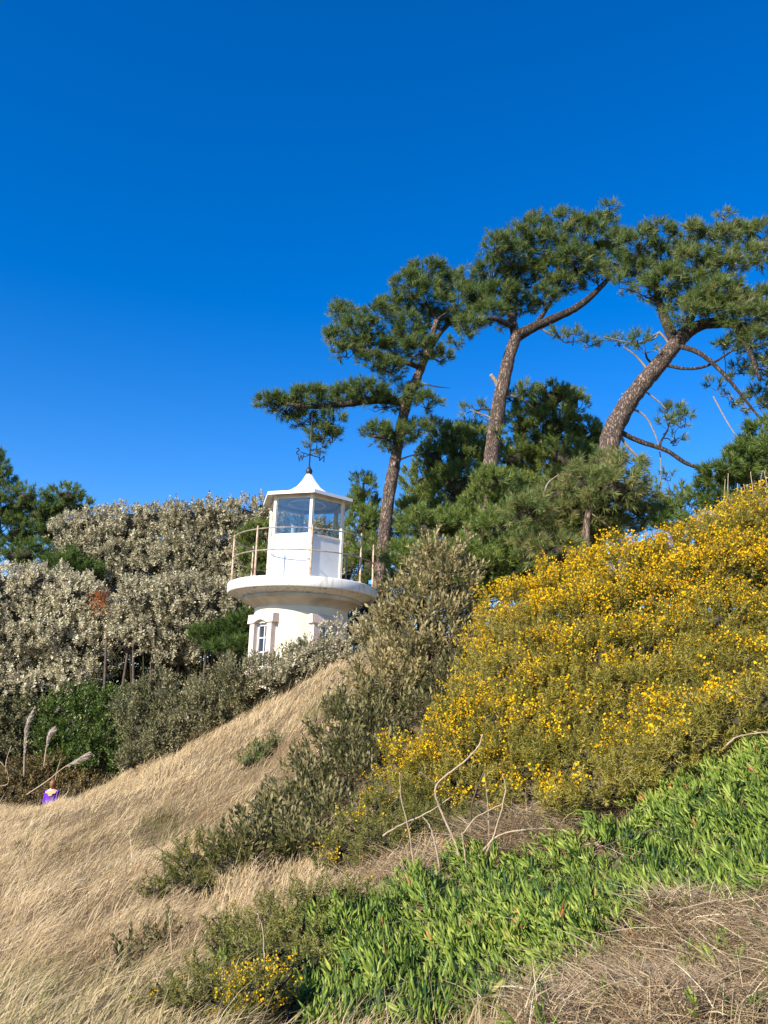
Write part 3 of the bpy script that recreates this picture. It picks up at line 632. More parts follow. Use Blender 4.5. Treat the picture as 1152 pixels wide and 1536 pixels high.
pine('thick-trunked pine leaning hard to one side under a flat spreading crown', 20.0,
     [(900, 730, 22), (911, 690, 20.5), (918, 650, 19.5), (938, 612, 18.5), (962, 578, 17), (988, 548, 16), (1010, 520, 15.5), (1026, 502, 14)],
     [[(1024, 503, 12), (1050, 488, 9.5), (1085, 484, 8, -.3), (1120, 490, 6.5, -.5), (1165, 500, 5, -.6), (1210, 505, 3, -.6)], [(1014, 512, 10), (1002, 490, 8.5, .2), (992, 462, 7, .4), (985, 432, 5, .6), (990, 400, 3, .7)],
      [(1026, 502, 7), (1040, 470, 6, .5), (1060, 430, 4.5, .8), (1085, 390, 3, .9)], [(1016, 518, 4.5), (1050, 530, 3.8, -.7), (1085, 560, 3.2, -1.1), (1110, 590, 2.4, -1.3), (1150, 640, 1.6, -1.5)], [(1000, 548, 3), (1030, 553, 2.5, -.4), (1062, 548, 2.2, -.7), (1100, 525, 1.5, -.9)],
      [(930, 648, 4.5), (960, 662, 4), (1000, 676, 3.6, -.3), (1030, 695, 3.2, -.4), (1068, 708, 2.0, -.5)], [(1100, 486, 5, -.4), (1125, 530, 3.5, -.9), (1140, 570, 2.5, -1.2)]],
     [(930, 400, 26, 20), (958, 368, 30, 20), (962, 410, 32, 20), (995, 385, 34, 24), (1000, 425, 32, 20), (1030, 352, 30, 16), (1040, 395, 34, 22), (1045, 435, 34, 18), (1075, 362, 32, 20), (1082, 405, 36, 22), (1085, 442, 36, 18), (1112, 352, 28, 16), (1145, 352, 26, 16), (1115, 385, 26, 16), (1142, 385, 20, 12, .6), (1140, 400, 16, 8, .5), (1060, 462, 36, 16), (1100, 462, 36, 16), (1140, 455, 34, 18), (1030, 475, 28, 14), (1120, 480, 34, 14), (1160, 480, 34, 16), (1190, 450, 34, 20), (1190, 370, 34, 20), (1000, 455, 24, 12), (968, 440, 20, 12, .7), (940, 430, 18, 10, .6), (1085, 325, 12, 8, .7), (985, 345, 16, 10, .8),
      (1105, 520, 26, 14, .8), (1135, 515, 28, 16, .9), (1140, 550, 22, 18, .7), (1115, 555, 20, 12, .5), (1080, 575, 20, 9, .35), (1095, 600, 18, 8, .35), (1140, 590, 22, 12, .7), (1120, 612, 18, 7, .45), (1160, 560, 26, 24, .9), (1170, 610, 22, 14, .8), (1085, 520, 14, 6, .4),
      (955, 510, 24, 9, .35), (925, 515, 18, 7, .3), (968, 525, 14, 7, .3), (1008, 618, 18, 13, .5), (1025, 632, 16, 12, .4), (1000, 640, 14, 14, .35), (1010, 662, 14, 10, .3)],
     tone=0.58,
     dead=[[(975, 560, 2.2), (955, 535, 1.6), (935, 520, .8)], [(1008, 522, 1.8), (990, 500, 2.2), (982, 508, 1.2), (965, 515, .8)], [(985, 520, 1.6), (1003, 545, 1.2)], [(940, 610, 2), (965, 622, 1.6), (980, 645, 1.2), (990, 680, .9), (992, 740, .5)], [(928, 648, 3), (938, 665, 2.4), (960, 690, 1.6), (975, 710, 1.0)],
           [(958, 580, 1.5), (985, 600, 1.4), (1000, 615, 1.0)], [(948, 600, 1.2), (932, 590, .8)], [(1070, 595, 1.2, -.8), (1095, 640, 1.0, -1.1), (1130, 690, .7, -1.4)], [(990, 498, 2.0), (960, 515, 1.4), (935, 512, .8), (905, 505, .5)]])

def young(label, Y, pads, trunk, dens=72, tone=0.45, mat='young_pine_needles', temps=T_YOUNG, wind=(0, 0, 0.5), dead=()):
    return pine(label, Y, trunk, [], pads, mat, temps, dens, 'young pines behind the lighthouse', tone + .1, foot=True, wind=wind, dead=dead, heart=True)
young('dense dark green young pine filling the gap between two pine trunks', 27.0,
      [(830, 598, 28, 20), (858, 606, 20, 20), (800, 612, 26, 20), (782, 640, 26, 22), (830, 640, 34, 24), (868, 650, 26, 22), (800, 680, 36, 26), (850, 690, 38, 26), (890, 660, 24, 18), (770, 690, 28, 24), (890, 700, 28, 22), (820, 730, 46, 30), (870, 740, 46, 30), (770, 740, 34, 28)], [(825, 830, 9), (828, 700, 7), (832, 600, 3)], tone=0.62)
young('bushy young pine between slender trunk and forked pine', 27.5,
      [(700, 655, 24, 18), (672, 660, 24, 20), (650, 690, 26, 24), (690, 690, 32, 24), (640, 730, 30, 28), (690, 730, 40, 30), (730, 690, 24, 24), (660, 780, 46, 34), (710, 780, 40, 30), (625, 770, 26, 26), (720, 660, 16, 14)], [(682, 860, 9), (685, 760, 7), (695, 660, 3)], tone=0.6)
young('low blue-green young pine in front of the bare pine trunks', 21.9,
      [(640, 800, 40, 34), (690, 800, 44, 32), (740, 760, 42, 30), (640, 850, 36, 30), (700, 850, 44, 34), (760, 800, 44, 34), (610, 850, 24, 34), (750, 850, 46, 30), (800, 850, 46, 30), (790, 800, 40, 30), (740, 725, 26, 20), (620, 890, 30, 30), (670, 890, 40, 30), (720, 890, 40, 26), (780, 885, 40, 24), (830, 870, 40, 24), (840, 830, 36, 24)], [(720, 900, 9), (720, 820, 6), (730, 740, 3)], tone=0.6)
young('drooping olive green pine with bare twigs, above the gorse', 18.9,
      [(840, 745, 36, 22), (885, 725, 38, 22), (925, 735, 38, 22), (960, 760, 34, 18), (860, 775, 44, 24), (910, 770, 44, 22), (820, 790, 38, 24), (875, 805, 44, 20), (930, 795, 36, 16, .7), (790, 770, 30, 22), (985, 775, 22, 12, .8), (940, 700, 26, 16, .8), (905, 695, 22, 14, .8), (830, 830, 36, 20), (800, 820, 30, 18)],
      [(880, 850, 9), (880, 790, 7), (890, 720, 3)], tone=0.62, mat='pine_needles', temps=T_TUFT, wind=(0.5, -0.2, -0.5), dens=66,
      dead=[[(888, 760, 2), (875, 735, 1.8), (892, 710, 1.2), (905, 720, .7)], [(815, 745, 2), (822, 725, 1.4), (838, 712, .8)], [(880, 765, 1.4), (915, 790, 1.2), (945, 800, .6)]])
young('small upright young pine beside the gallery railing', 25.0,
      [(545, 730, 14, 18), (545, 760, 20, 20), (548, 795, 24, 22), (540, 830, 26, 22), (560, 850, 28, 24), (528, 770, 12, 14), (564, 780, 14, 14), (590, 810, 20, 20), (575, 830, 20, 20)], [(548, 900, 6), (547, 800, 4), (545, 725, 2)], tone=0.55)
young('young pine seen through the gallery railing, against silver foliage', 25.5,
      [(375, 820, 16, 22), (382, 850, 20, 22), (372, 870, 20, 16), (390, 800, 14, 16), (395, 870, 20, 20)], [(385, 960, 5), (384, 880, 4), (380, 810, 2)], tone=0.5)
young('low dark green pine beside the lighthouse window', 23.0,
      [(345, 955, 26, 18), (365, 940, 20, 18), (318, 965, 24, 14), (350, 980, 30, 14), (372, 965, 18, 20), (300, 955, 14, 12)], [(350, 1040, 4), (350, 990, 3), (352, 950, 2)], tone=0.05)
young('dark pine with clustered upright shoots above the silver hedge', 29.0,
      [(8, 735, 16, 24, 1), (40, 750, 26, 18), (15, 770, 30, 24), (60, 770, 28, 20), (100, 745, 20, 16), (120, 765, 20, 16), (85, 770, 28, 20), (30, 805, 36, 26), (75, 800, 36, 24), (-20, 790, 40, 40), (30, 835, 40, 20), (80, 835, 40, 18), (0, 695, 9, 16), (-30, 720, 30, 40)], [(30, 960, 8), (32, 850, 6), (30, 740, 3)], tone=0.35, dens=40)
young('small dark pine poking out among silver shrubs', 26.5,
      [(95, 850, 26, 18), (120, 840, 20, 16), (130, 860, 20, 12), (70, 860, 22, 12)], [(100, 960, 5), (100, 900, 4), (100, 850, 2)], tone=0.2)
young('dark green pine at the top of the bank beyond the gorse', 17.5,
      [(1140, 655, 20, 18), (1120, 690, 22, 18), (1150, 690, 28, 24), (1098, 690, 10, 12), (1090, 705, 14, 12), (1065, 715, 14, 12), (1072, 735, 24, 16), (1105, 725, 28, 18), (1140, 725, 30, 18), (1085, 755, 28, 14), (1180, 680, 30, 40), (1120, 670, 12, 10)], [(1130, 800, 7), (1130, 740, 5), (1138, 660, 2)], tone=0.35, dens=95)
young('ragged small pine rising from the edge of the gorse', 18.5,
      [(1020, 745, 14, 14, .9), (1030, 765, 22, 14), (1000, 770, 20, 12), (1045, 750, 12, 12, .8), (985, 735, 12, 10, .5), (1000, 715, 12, 8, .4), (1010, 790, 30, 12)], [(1020, 850, 4), (1020, 790, 3), (1022, 740, 1.5)], tone=0.55, dens=60)

# ------------------------------------------------------------------ shrubs
def shrub(name, label, cat, blobs, Y, temps, mat, dens, group=None, scale=(.8, 1.25), tone=0.5, up=0.8, flowers=None, stem='stem_shade_core', spread=0.14, parts='foliage', spikes=(), nstem=30, thin=0.3, clump=0.38, cn=11, core=0.52, shrink=1.0):
    """blobs: (u, v, ru, rv[, Y[, density]]). Leafy shoots stand on and inside the lumpy masses; stems rise from the ground."""
    B = []
    for q in blobs:
        y_ = q[4] if len(q) > 4 and q[4] else Y; k = y_ / FPX * shrink; rx, rz = q[2] * k, q[3] * k
        B.append((P(q[0], q[1], y_), np.array([rx, (rx + rz) / 2, rz]), q[5] if len(q) > 5 else 1.0))
    C = np.array([b_[0] for b_ in B]); low = C[np.argmin(C[:, 2])]
    bx, by = C[:, 0].mean(), C[:, 1].mean(); org = np.array([bx, by, G(bx, by)])
    T = thing(name, label, cat, tuple(org), group=group)
    fo = Mesh(); fl = Mesh(); st = Mesh()
    for i, (c, r, df) in enumerate(B):
        area = 4 * math.pi * ((r[0] * r[1]) ** 1.6 / 3 + (r[0] * r[2]) ** 1.6 / 3 + (r[1] * r[2]) ** 1.6 / 3) ** (1 / 1.6)
        n_ = int(area * dens * df)
        o_ = unit(RNG.standard_normal((n_, 3)))
        rr = np.where(RNG.uniform(size=n_) < 0.7, RNG.uniform(.86, 1.1, n_), RNG.uniform(.45, .86, n_)) * (1 + 0.20 * noise(o_ + c, 3.1) + 0.14 * noise(o_ + c, 7.3))
        pos = c + o_ * r * rr[:, None]
        toc = unit(CAM - c)
        keep = (o_ @ toc > -0.2) | (RNG.uniform(size=n_) < 0.15)
        for j, (c2, r2, _) in enumerate(B):
            if j != i: keep &= (np.linalg.norm((pos - c2) / r2, axis=1) > 0.78) | (RNG.uniform(size=n_) < 0.12)
        keep &= pos[:, 2] > gz(pos[:, 0], pos[:, 1]) + 0.03
        keep &= ~((noise(pos, 5.0 / max(r[0], .25)) < -0.35) & (RNG.uniform(size=n_) < thin))
        pos, o_ = pos[keep], o_[keep]
        if not len(pos): continue
        hub = pos[RNG.choice(len(pos), max(len(pos) // cn, 1), replace=False)]
        pos = pos + (hub[np.argmin(((pos[:, None] - hub[None]) ** 2).sum(-1), 1)] - pos) * clump + o_ * (0.10 * r * RNG.uniform(-.4, 1, len(pos))[:, None])
        d = unit(o_ * 0.6 + np.array([0.08, 0, up]) + 0.33 * RNG.standard_normal(pos.shape))
        tn = np.clip(tone + 0.12 * RNG.standard_normal(len(pos)) + 0.12 * noise(pos, 1.7), 0, 1); sc = RNG.uniform(scale[0], scale[1], len(pos))
        scatter(fo, temps, pos, d, sc, tn, rspread=spread)
        if flowers:
            pr = flowers(pos, o_); f_ = RNG.uniform(size=len(pos)) < pr
            scatter(fl, T_FLOWER, pos[f_] + d[f_] * 0.02, d[f_], sc[f_] * 1.05, RNG.uniform(.1, .95, f_.sum()), rspread=0.15)
        e_ = c - np.array([0, 0, r[2] * .4]); g0 = np.array([bx + (c[0] - bx) * .6, by + (c[1] - by) * .6, 0]); g0[2] = G(g0[0], g0[1]) - .05
        if e_[2] < g0[2] + .1: e_[2] = g0[2] + .1
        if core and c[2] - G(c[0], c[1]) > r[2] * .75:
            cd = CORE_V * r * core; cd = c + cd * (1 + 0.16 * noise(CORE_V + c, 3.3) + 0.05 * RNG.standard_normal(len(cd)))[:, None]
            cd[:, 2] = np.maximum(cd[:, 2], gz(cd[:, 0], cd[:, 1]) + 0.01); st.add(cd, CORE_F)  # dark lump added as the shade inside the foliage
        V, F = tube(catmull([g0, (g0 + e_) / 2 + RNG.standard_normal(3) * .06, e_], 4), np.linspace(.03, .015, 9), 5); st.add(V, F)
        for k in RNG.choice(len(pos), min(len(pos), nstem), replace=False):
            m_ = (e_ + pos[k]) / 2 + RNG.standard_normal(3) * .05
            V, F = tube([e_, m_, pos[k]], [.010, .007, .003], 3); st.add(V, F)
    for (u0, v0, u1, v1, y_) in spikes:       # single tall shoots that stand clear of the mass
        a, b_ = P(u0, v0, y_), P(u1, v1, y_); L_ = np.linalg.norm(b_ - a); k = max(int(L_ / 0.085), 3)
        t = np.linspace(0, 1, k)[:, None]; ax = unit(b_ - a)
        pts = a + (b_ - a) * t + 0.02 * RNG.standard_normal((k, 3)); V, F = tube(pts, np.linspace(.009, .003, k), 4); st.add(V, F)
        pos = np.repeat(pts, 2, 0); d = unit(ax + .35 * RNG.standard_normal(pos.shape)); scatter(fo, temps, pos, d, np.linspace(scale[1], scale[0] * .7, len(pos)), np.clip(tone + .34 + .1 * RNG.standard_normal(len(pos)), 0, 1), rspread=spread)
    st.build('stems', stem, T, True, org)['kind'] = 'stuff'; fo.build(parts, mat, T, False, org)['kind'] = 'stuff'  # the stems mesh includes the dark shade cores
    if flowers and fl.V: fl.build('flowers', 'gorse_flower', T, False, org)['kind'] = 'stuff'
    return T

shrub('dark_shrub', 'deep green shrub behind the hedge, next to the tower foot', 'shrub', [(270, 1000, 44, 40), (330, 1000, 44, 40), (385, 990, 34, 40), (300, 1050, 60, 34), (370, 1040, 50, 36), (230, 1060, 50, 40), (420, 1000, 30, 50)], 27.5, T_OLIVE, 'dark_leaf', 75, None, (1.8, 2.6), .3)
shrub('dark_shrub', 'dark evergreen shrub showing through gaps at the back of the silver hedge', 'shrub', [(150, 860, 60, 44), (230, 850, 60, 44), (310, 850, 60, 44), (380, 870, 50, 50), (60, 930, 70, 50), (150, 940, 70, 50), (250, 930, 70, 50), (340, 940, 60, 40), (20, 1000, 70, 50)], 29.5, T_OLIVE, 'dark_leaf', 45, None, (2.0, 3.0), .2, core=.8)
shrub('grey_shrub', 'muted grey-green shrub between the tower and the slender pine trunk', 'shrub', [(545, 930, 22, 26), (565, 915, 20, 26), (530, 950, 24, 24), (560, 955, 26, 24), (585, 930, 20, 30)], 22.6, T_SILVER, 'olive_leaf', 130, None, (1.1, 1.7), .5, core=.7)
SG = 'silver shrubs in the hedge beside the lighthouse'
shrub('silver_shrub', 'broad pale silver shrub behind the pampas plumes', 'shrub', [(20, 895, 44, 40), (70, 888, 44, 36), (118, 905, 40, 36), (150, 935, 30, 30), (30, 950, 50, 46), (90, 955, 54, 44), (140, 985, 36, 34), (10, 1015, 44, 44), (60, 1025, 44, 36), (110, 1025, 36, 24), (-30, 940, 50, 70), (-40, 1040, 50, 60), (180, 960, 24, 20)], 25.2, T_SILVER, 'silver_leaf', 150, SG, (1.15, 1.8), .62, shrink=.95, thin=.5, core=.76)
shrub('silver_shrub', 'silver shrub under the dark clustered pine shoots', 'shrub', [(110, 800, 32, 26), (150, 790, 34, 26), (195, 790, 36, 28), (235, 785, 34, 26), (180, 825, 44, 34), (225, 830, 40, 34), (130, 830, 34, 24), (190, 870, 36, 30), (150, 880, 30, 26)], 27, T_SILVER, 'silver_leaf', 140, SG, (1.2, 1.9), .52, shrink=.95, thin=.5, core=.76)
rust = shrub('silver_shrub', 'tall silver shrub rising to the gallery railing', 'shrub', [(280, 785, 38, 28), (325, 780, 38, 26), (365, 785, 32, 30), (395, 775, 18, 26), (300, 820, 44, 32), (350, 830, 44, 34), (265, 840, 40, 34), (385, 850, 28, 40), (310, 860, 44, 30), (350, 880, 40, 34), (415, 830, 20, 60), (440, 815, 34, 40), (485, 820, 36, 40), (455, 860, 40, 50), (510, 850, 30, 40)], 26, T_SILVER, 'silver_leaf', 140, SG, (1.2, 1.9), .5, shrink=.95, thin=.5, core=.76)
sh = shrub('silver_shrub', 'silver shrub with dark hollow and bare trunks beneath, one rust-red dead sprig', 'shrub', [(215, 905, 38, 32), (265, 900, 42, 34), (315, 905, 40, 34), (350, 905, 30, 30), (235, 950, 40, 30), (285, 945, 40, 26), (195, 940, 26, 26), (260, 985, 34, 20, 0, .7), (375, 905, 20, 30)], 24.5, T_SILVER, 'silver_leaf', 150, SG, (1.15, 1.8), .54, shrink=.95, thin=.5, core=.76)
ms = Mesh(); c = P(150, 903, 24.0); k = RNG.standard_normal((90, 3)) * np.array([.10, .12, .17]); scatter(ms, T_SILVER, c + k, unit(k + np.array([0, 0, .2])), np.full(90, .8), RNG.uniform(0, 1, 90))
ms.build('dead_sprig', 'rust_leaf', sh, False, np.array(sh.location))
tr = Mesh()
for u0, u1, y_ in ((170, 160, 24.6), (185, 196, 25), (205, 200, 24.3), (222, 230, 24.8), (245, 240, 25.2), (262, 275, 24.6), (285, 280, 25), (300, 312, 24.5), (330, 322, 24.9)):
    a = P(u0, 1080, y_); b_ = P(u1, 945, y_); a[2] = G(a[0], a[1]) - .1
    V, F = tube(catmull([a, (a + b_) / 2 + RNG.standard_normal(3) * .12, b_], 5), np.linspace(.07, .035, 11), 6, .06)
    tri_mesh('trunk', V, F, 'dark_twig', sh, None, True, np.array(sh.location))
shrub('dark_shrub', 'shaded dark shrub in the hollow under the silver hedge', 'shrub', [(190, 1010, 36, 30), (230, 1025, 34, 24), (160, 1000, 28, 30), (210, 985, 30, 20), (130, 1050, 40, 26)], 26, T_OLIVE, 'dark_leaf', 110, None, (1.5, 2.2), .1)  # low leaf tone paints in the shade of the hollow
shrub('green_shrub', 'glossy green leafy shrub behind the purple-clad person', 'shrub', [(95, 1070, 36, 26), (135, 1062, 36, 26), (175, 1070, 32, 28), (80, 1105, 36, 32), (125, 1105, 44, 36), (170, 1110, 36, 34), (90, 1145, 40, 28), (140, 1150, 40, 28), (190, 1140, 28, 26)], 24.8, T_OLIVE, 'green_leaf', 130, None, (1.4, 2.0), .55)
shrub('grey_shrub', 'low grey-green shrub beside the pampas plumes', 'shrub', [(15, 1085, 34, 34), (50, 1070, 26, 26), (0, 1130, 40, 34), (35, 1120, 30, 30), (-30, 1090, 40, 50)], 24.8, T_SILVER, 'olive_leaf', 120, None, (1.3, 1.9), .5)
shrub('brown_shrub', 'low brown-leaved shrub at the foot of the pampas plumes', 'shrub', [(40, 1160, 28, 18), (70, 1150, 24, 16), (15, 1168, 24, 14), (55, 1172, 26, 12), (95, 1165, 20, 12), (30, 1195, 34, 16), (85, 1190, 34, 16), (-10, 1190, 30, 18), (125, 1180, 24, 18)], 24.2, T_OLIVE, 'brown_leaf', 120, None, (1.2, 1.7), .5)
shrub('grey_shrub', 'grey-green shrub between the glossy green shrub and the lighthouse hedge', 'shrub', [(205, 1060, 30, 26), (240, 1045, 32, 24), (275, 1050, 32, 22), (215, 1095, 30, 28), (250, 1085, 34, 28), (225, 1125, 26, 20)], 19.5, T_OLIVE, 'olive_leaf', 150, None, (1.2, 1.8), .55)
LGp = 'olive shrubs hugging the top edge of the dry grass'
shrub('olive_shrub', 'olive shrub along the dry grass edge, below the dark low pine', 'shrub', [(215, 1132, 22, 16), (250, 1110, 28, 22), (285, 1080, 32, 26), (320, 1050, 32, 26), (300, 1100, 26, 16), (345, 1070, 26, 20), (195, 1145, 18, 12)], 17.6, T_OLIVE, 'olive_leaf', 190, LGp, (1.0, 1.6), .55, spikes=[(300, 1040, 296, 1018, 17.6), (330, 1030, 335, 1008, 17.6)])
shrub('olive_shrub', 'olive shrub in front of the lighthouse window', 'shrub', [(360, 1020, 32, 22), (400, 1014, 30, 20), (385, 1040, 32, 20), (420, 1026, 28, 20), (435, 1000, 26, 20), (370, 1050, 24, 14)], 17.4, T_OLIVE, 'olive_leaf', 190, LGp, (1.0, 1.6), .58, spikes=[(410, 998, 412, 974, 17.4), (430, 988, 434, 966, 17.4), (385, 1002, 384, 982, 17.4), (452, 980, 458, 958, 17.4)])
shrub('olive_shrub', 'pale feathery shrub across the foot of the round tower', 'shrub', [(455, 992, 26, 18), (480, 984, 28, 20), (510, 980, 28, 20), (540, 974, 28, 22), (500, 990, 28, 14), (565, 950, 24, 28), (470, 1000, 24, 10), (530, 985, 24, 12), (445, 1008, 28, 16), (490, 1003, 26, 14), (420, 1022, 26, 14)], 17.0, T_SILVER, 'silver_leaf', 190, LGp, (.9, 1.4), .40, spikes=[(480, 955, 483, 935, 17), (505, 948, 507, 928, 17), (525, 945, 531, 922, 17), (545, 945, 547, 925, 17), (495, 955, 492, 938, 17), (515, 948, 512, 934, 17)])
shrub('leathery_shrub', 'tall shrub with pale leathery leaves and upright shoots beside the gorse', 'shrub', [(655, 870, 34, 36, 13), (625, 905, 38, 36, 13), (680, 890, 28, 34, 13), (600, 945, 40, 36, 13), (650, 945, 44, 38, 12.6), (690, 930, 26, 30, 12.8), (570, 985, 34, 34, 13), (620, 1000, 46, 40, 12.3), (665, 1000, 30, 34, 12.3), (560, 1030, 36, 34, 12.4), (600, 1050, 44, 36, 12), (640, 1050, 30, 34, 12)], 13, T_BIG, 'tan_leaf', 120, None, (1.0, 1.5), .54, thin=.75, clump=.45, core=.5,
      spikes=[(650, 850, 655, 800, 13), (640, 860, 637, 815, 13), (690, 860, 700, 803, 13), (682, 868, 688, 825, 13), (695, 880, 718, 852, 13), (662, 860, 666, 820, 13), (620, 880, 614, 850, 13), (605, 915, 597, 888, 13), (700, 890, 712, 866, 13), (670, 870, 676, 835, 13), (645, 870, 628, 834, 13)])
shrub('leathery_shrub', 'dark leafy shrub with pale leaf backs climbing the dry grass edge', 'shrub', [(540, 1075, 36, 34, 11.5), (510, 1110, 36, 34, 11), (560, 1110, 40, 36, 11), (490, 1150, 36, 34, 10.4), (540, 1155, 44, 40, 10.2), (590, 1100, 30, 34, 11.2), (470, 1195, 38, 34, 9.6), (520, 1200, 44, 38, 9.5), (570, 1160, 34, 34, 10)], 11, T_MID, 'dark_leaf', 200, None, (1.0, 1.6), .42, thin=.7, core=.55)
shrub('leathery_shrub', 'low sprawling dark shrub at the lower end of the leafy strip', 'shrub', [(430, 1225, 36, 30, 9), (470, 1240, 40, 32, 8.8), (400, 1255, 36, 28, 8.6), (510, 1250, 36, 32, 8.6), (440, 1275, 40, 28, 8.3), (360, 1275, 30, 24, 8.4), (390, 1290, 34, 20, 8.2), (480, 1285, 36, 22, 8.1)], 9, T_MID, 'dark_leaf', 260, None, (.9, 1.4), .48, thin=.7, core=.55)
shrub('leathery_shrub', 'small brown-green shrub standing alone in the dry grass', 'shrub', [(225, 1420, 22, 16, 6.2), (245, 1410, 18, 16, 6.2), (185, 1440, 20, 14, 6.0), (170, 1475, 22, 14, 5.6), (200, 1460, 20, 14, 5.8)], 6.2, T_MID, 'dark_leaf', 330, None, (.55, .9), .6, thin=.4)
shrub('leathery_shrub', 'tiny green-brown bush halfway up the dry grass', 'shrub', [(395, 1130, 24, 8, 12.6), (375, 1145, 18, 7, 12.4), (415, 1120, 16, 7, 12.7)], 12.5, T_MID, 'green_leaf', 220, None, (.6, .9), .5)

def fprob(base, hi=0.9):
    def f(pos, o_):
        n_ = noise(pos, 2.0) + 0.6 * noise(pos, 5.1)
        return np.clip(base - 0.08 + 0.50 * n_ + 0.25 * o_[:, 2], 0.0, hi)
    return f
shrub('dark_shrub', 'shaded dark undergrowth in the hollow between leathery shrub and gorse', 'shrub', [(685, 985, 24, 34, 12), (670, 1040, 30, 34, 11.4), (640, 1085, 30, 30, 11), (690, 1035, 24, 30, 11.2), (610, 1120, 26, 26, 10.6), (655, 1090, 26, 24, 10.4)], 11.4, T_MID, 'dark_leaf', 120, None, (1, 1.5), .15)  # added filler; its dark leaf tone stands in for the hollow's shade
GG = 'flowering gorse bushes covering the bank'
shrub('gorse_bush', 'gorse bush at the top of the bank, thickest with yellow flowers', 'shrub', [(1150, 800, 44, 44, 10.2), (1110, 815, 46, 44, 10), (1065, 840, 46, 44, 10), (1020, 850, 40, 40, 10.2), (1100, 870, 54, 46, 9.6), (1155, 870, 50, 50, 9.6), (1200, 830, 60, 70, 9.8), (985, 870, 40, 38, 10), (1040, 890, 50, 44, 9.6), (1130, 780, 36, 30, 10.6), (1080, 805, 36, 30, 10.6)], 10, T_GORSE, 'gorse_spine', 460, GG, (1.0, 1.5), .5, flowers=fprob(.66), spikes=[(1050, 800, 1048, 780, 10.2), (1085, 790, 1090, 765, 10.2), (1130, 775, 1135, 752, 10.2)])
shrub('gorse_bush', 'gorse bush with yellow tufts reaching up against the dark pines', 'shrub', [(945, 870, 44, 40, 10), (905, 880, 40, 36, 10.2), (870, 895, 40, 34, 10.3), (930, 920, 54, 44, 9.6), (985, 925, 50, 44, 9.5), (880, 940, 50, 42, 9.7), (830, 905, 34, 30, 10.4), (830, 945, 44, 38, 10), (925, 830, 20, 16, 10.4), (868, 846, 16, 12, 10.5), (822, 868, 18, 12, 10.6), (980, 838, 24, 20, 10.3)], 10, T_GORSE, 'gorse_spine', 390, GG, (1.0, 1.5), .5, flowers=fprob(.62))
shrub('gorse_bush', 'gorse bush with a browned spiny flank, beside the tall leathery-leaved shrub', 'shrub', [(785, 920, 36, 34, 10.5), (750, 925, 30, 34, 10.6), (745, 970, 36, 40, 10.2), (790, 980, 48, 44, 9.8), (730, 1020, 34, 40, 9.8), (770, 1035, 48, 42, 9.4), (840, 1000, 50, 42, 9.5), (700, 1065, 38, 34, 9.5)], 10, T_GORSE, 'gorse_spine', 390, GG, (1.0, 1.5), .62, flowers=fprob(.24))
shrub('gorse_bush', 'broad gorse bush in the middle of the bank, olive with scattered flowers', 'shrub', [(900, 1000, 52, 44, 9.2), (960, 990, 54, 46, 9.1), (1020, 975, 54, 46, 9.1), (880, 1055, 54, 44, 8.8), (945, 1055, 56, 46, 8.6), (1010, 1040, 54, 46, 8.6), (820, 1060, 50, 44, 9)], 9, T_GORSE, 'gorse_spine', 390, GG, (1.0, 1.45), .48, flowers=fprob(.27))
shrub('gorse_bush', 'gorse bush above the upper end of the ice plant', 'shrub', [(1085, 950, 56, 48, 8.9), (1145, 950, 54, 50, 8.8), (1080, 1010, 56, 44, 8.4), (1145, 1015, 54, 44, 8.2), (1200, 960, 60, 70, 8.6), (1060, 1065, 50, 34, 7.9), (1120, 1065, 50, 30, 7.7), (1200, 1050, 50, 40, 7.8), (1050, 1120, 44, 28, 6.72), (1100, 1090, 44, 28, 6.8), (1150, 1062, 46, 30, 6.8), (1200, 1040, 46, 30, 6.8), (1070, 1085, 44, 28, 7.2)], 9, T_GORSE, 'gorse_spine', 390, GG, (1.0, 1.45), .45, flowers=fprob(.27))
shrub('gorse_bush', 'gorse bush with flowers low down, behind the bare dead stems', 'shrub', [(690, 1110, 42, 36, 9), (745, 1095, 48, 42, 8.9), (660, 1140, 40, 36, 8.8), (715, 1150, 50, 42, 8.5), (770, 1150, 48, 42, 8.3), (640, 1180, 40, 34, 8.4), (700, 1200, 48, 36, 8.1), (610, 1150, 30, 26, 9)], 8.7, T_GORSE, 'gorse_spine', 410, GG, (.95, 1.4), .48, flowers=fprob(.34))
shrub('gorse_bush', 'gorse bush spilling onto the ice plant, tawny underneath', 'shrub', [(835, 1110, 54, 42, 8.4), (900, 1105, 54, 44, 8.3), (965, 1100, 48, 42, 8.1), (820, 1165, 50, 42, 7.9), (880, 1165, 56, 42, 7.8), (945, 1150, 48, 40, 7.7), (800, 1215, 46, 30, 7.5), (865, 1215, 46, 28, 7.4), (930, 1190, 36, 24, 7.4), (1000, 1110, 36, 36, 7.7), (900, 1200, 44, 26, 6.85), (950, 1176, 44, 26, 6.75), (1000, 1150, 44, 28, 6.75), (850, 1228, 36, 18, 6.95), (970, 1130, 40, 30, 7.2)], 8, T_GORSE, 'gorse_spine', 410, GG, (.95, 1.4), .5, flowers=fprob(.27))
shrub('gorse_bush', 'green gorse bush with few flowers, lower edge of the gorse', 'shrub', [(600, 1200, 38, 34, 8.6), (640, 1220, 40, 32, 8.1), (570, 1230, 38, 32, 8.3), (610, 1250, 42, 30, 7.8), (540, 1265, 38, 28, 7.9), (580, 1285, 40, 24, 7.5), (670, 1245, 34, 26, 7.7), (510, 1295, 34, 22, 7.6), (740, 1230, 44, 26, 7.6)], 8, T_GORSE, 'gorse_green', 480, GG, (.75, 1.1), .6, flowers=fprob(.27))
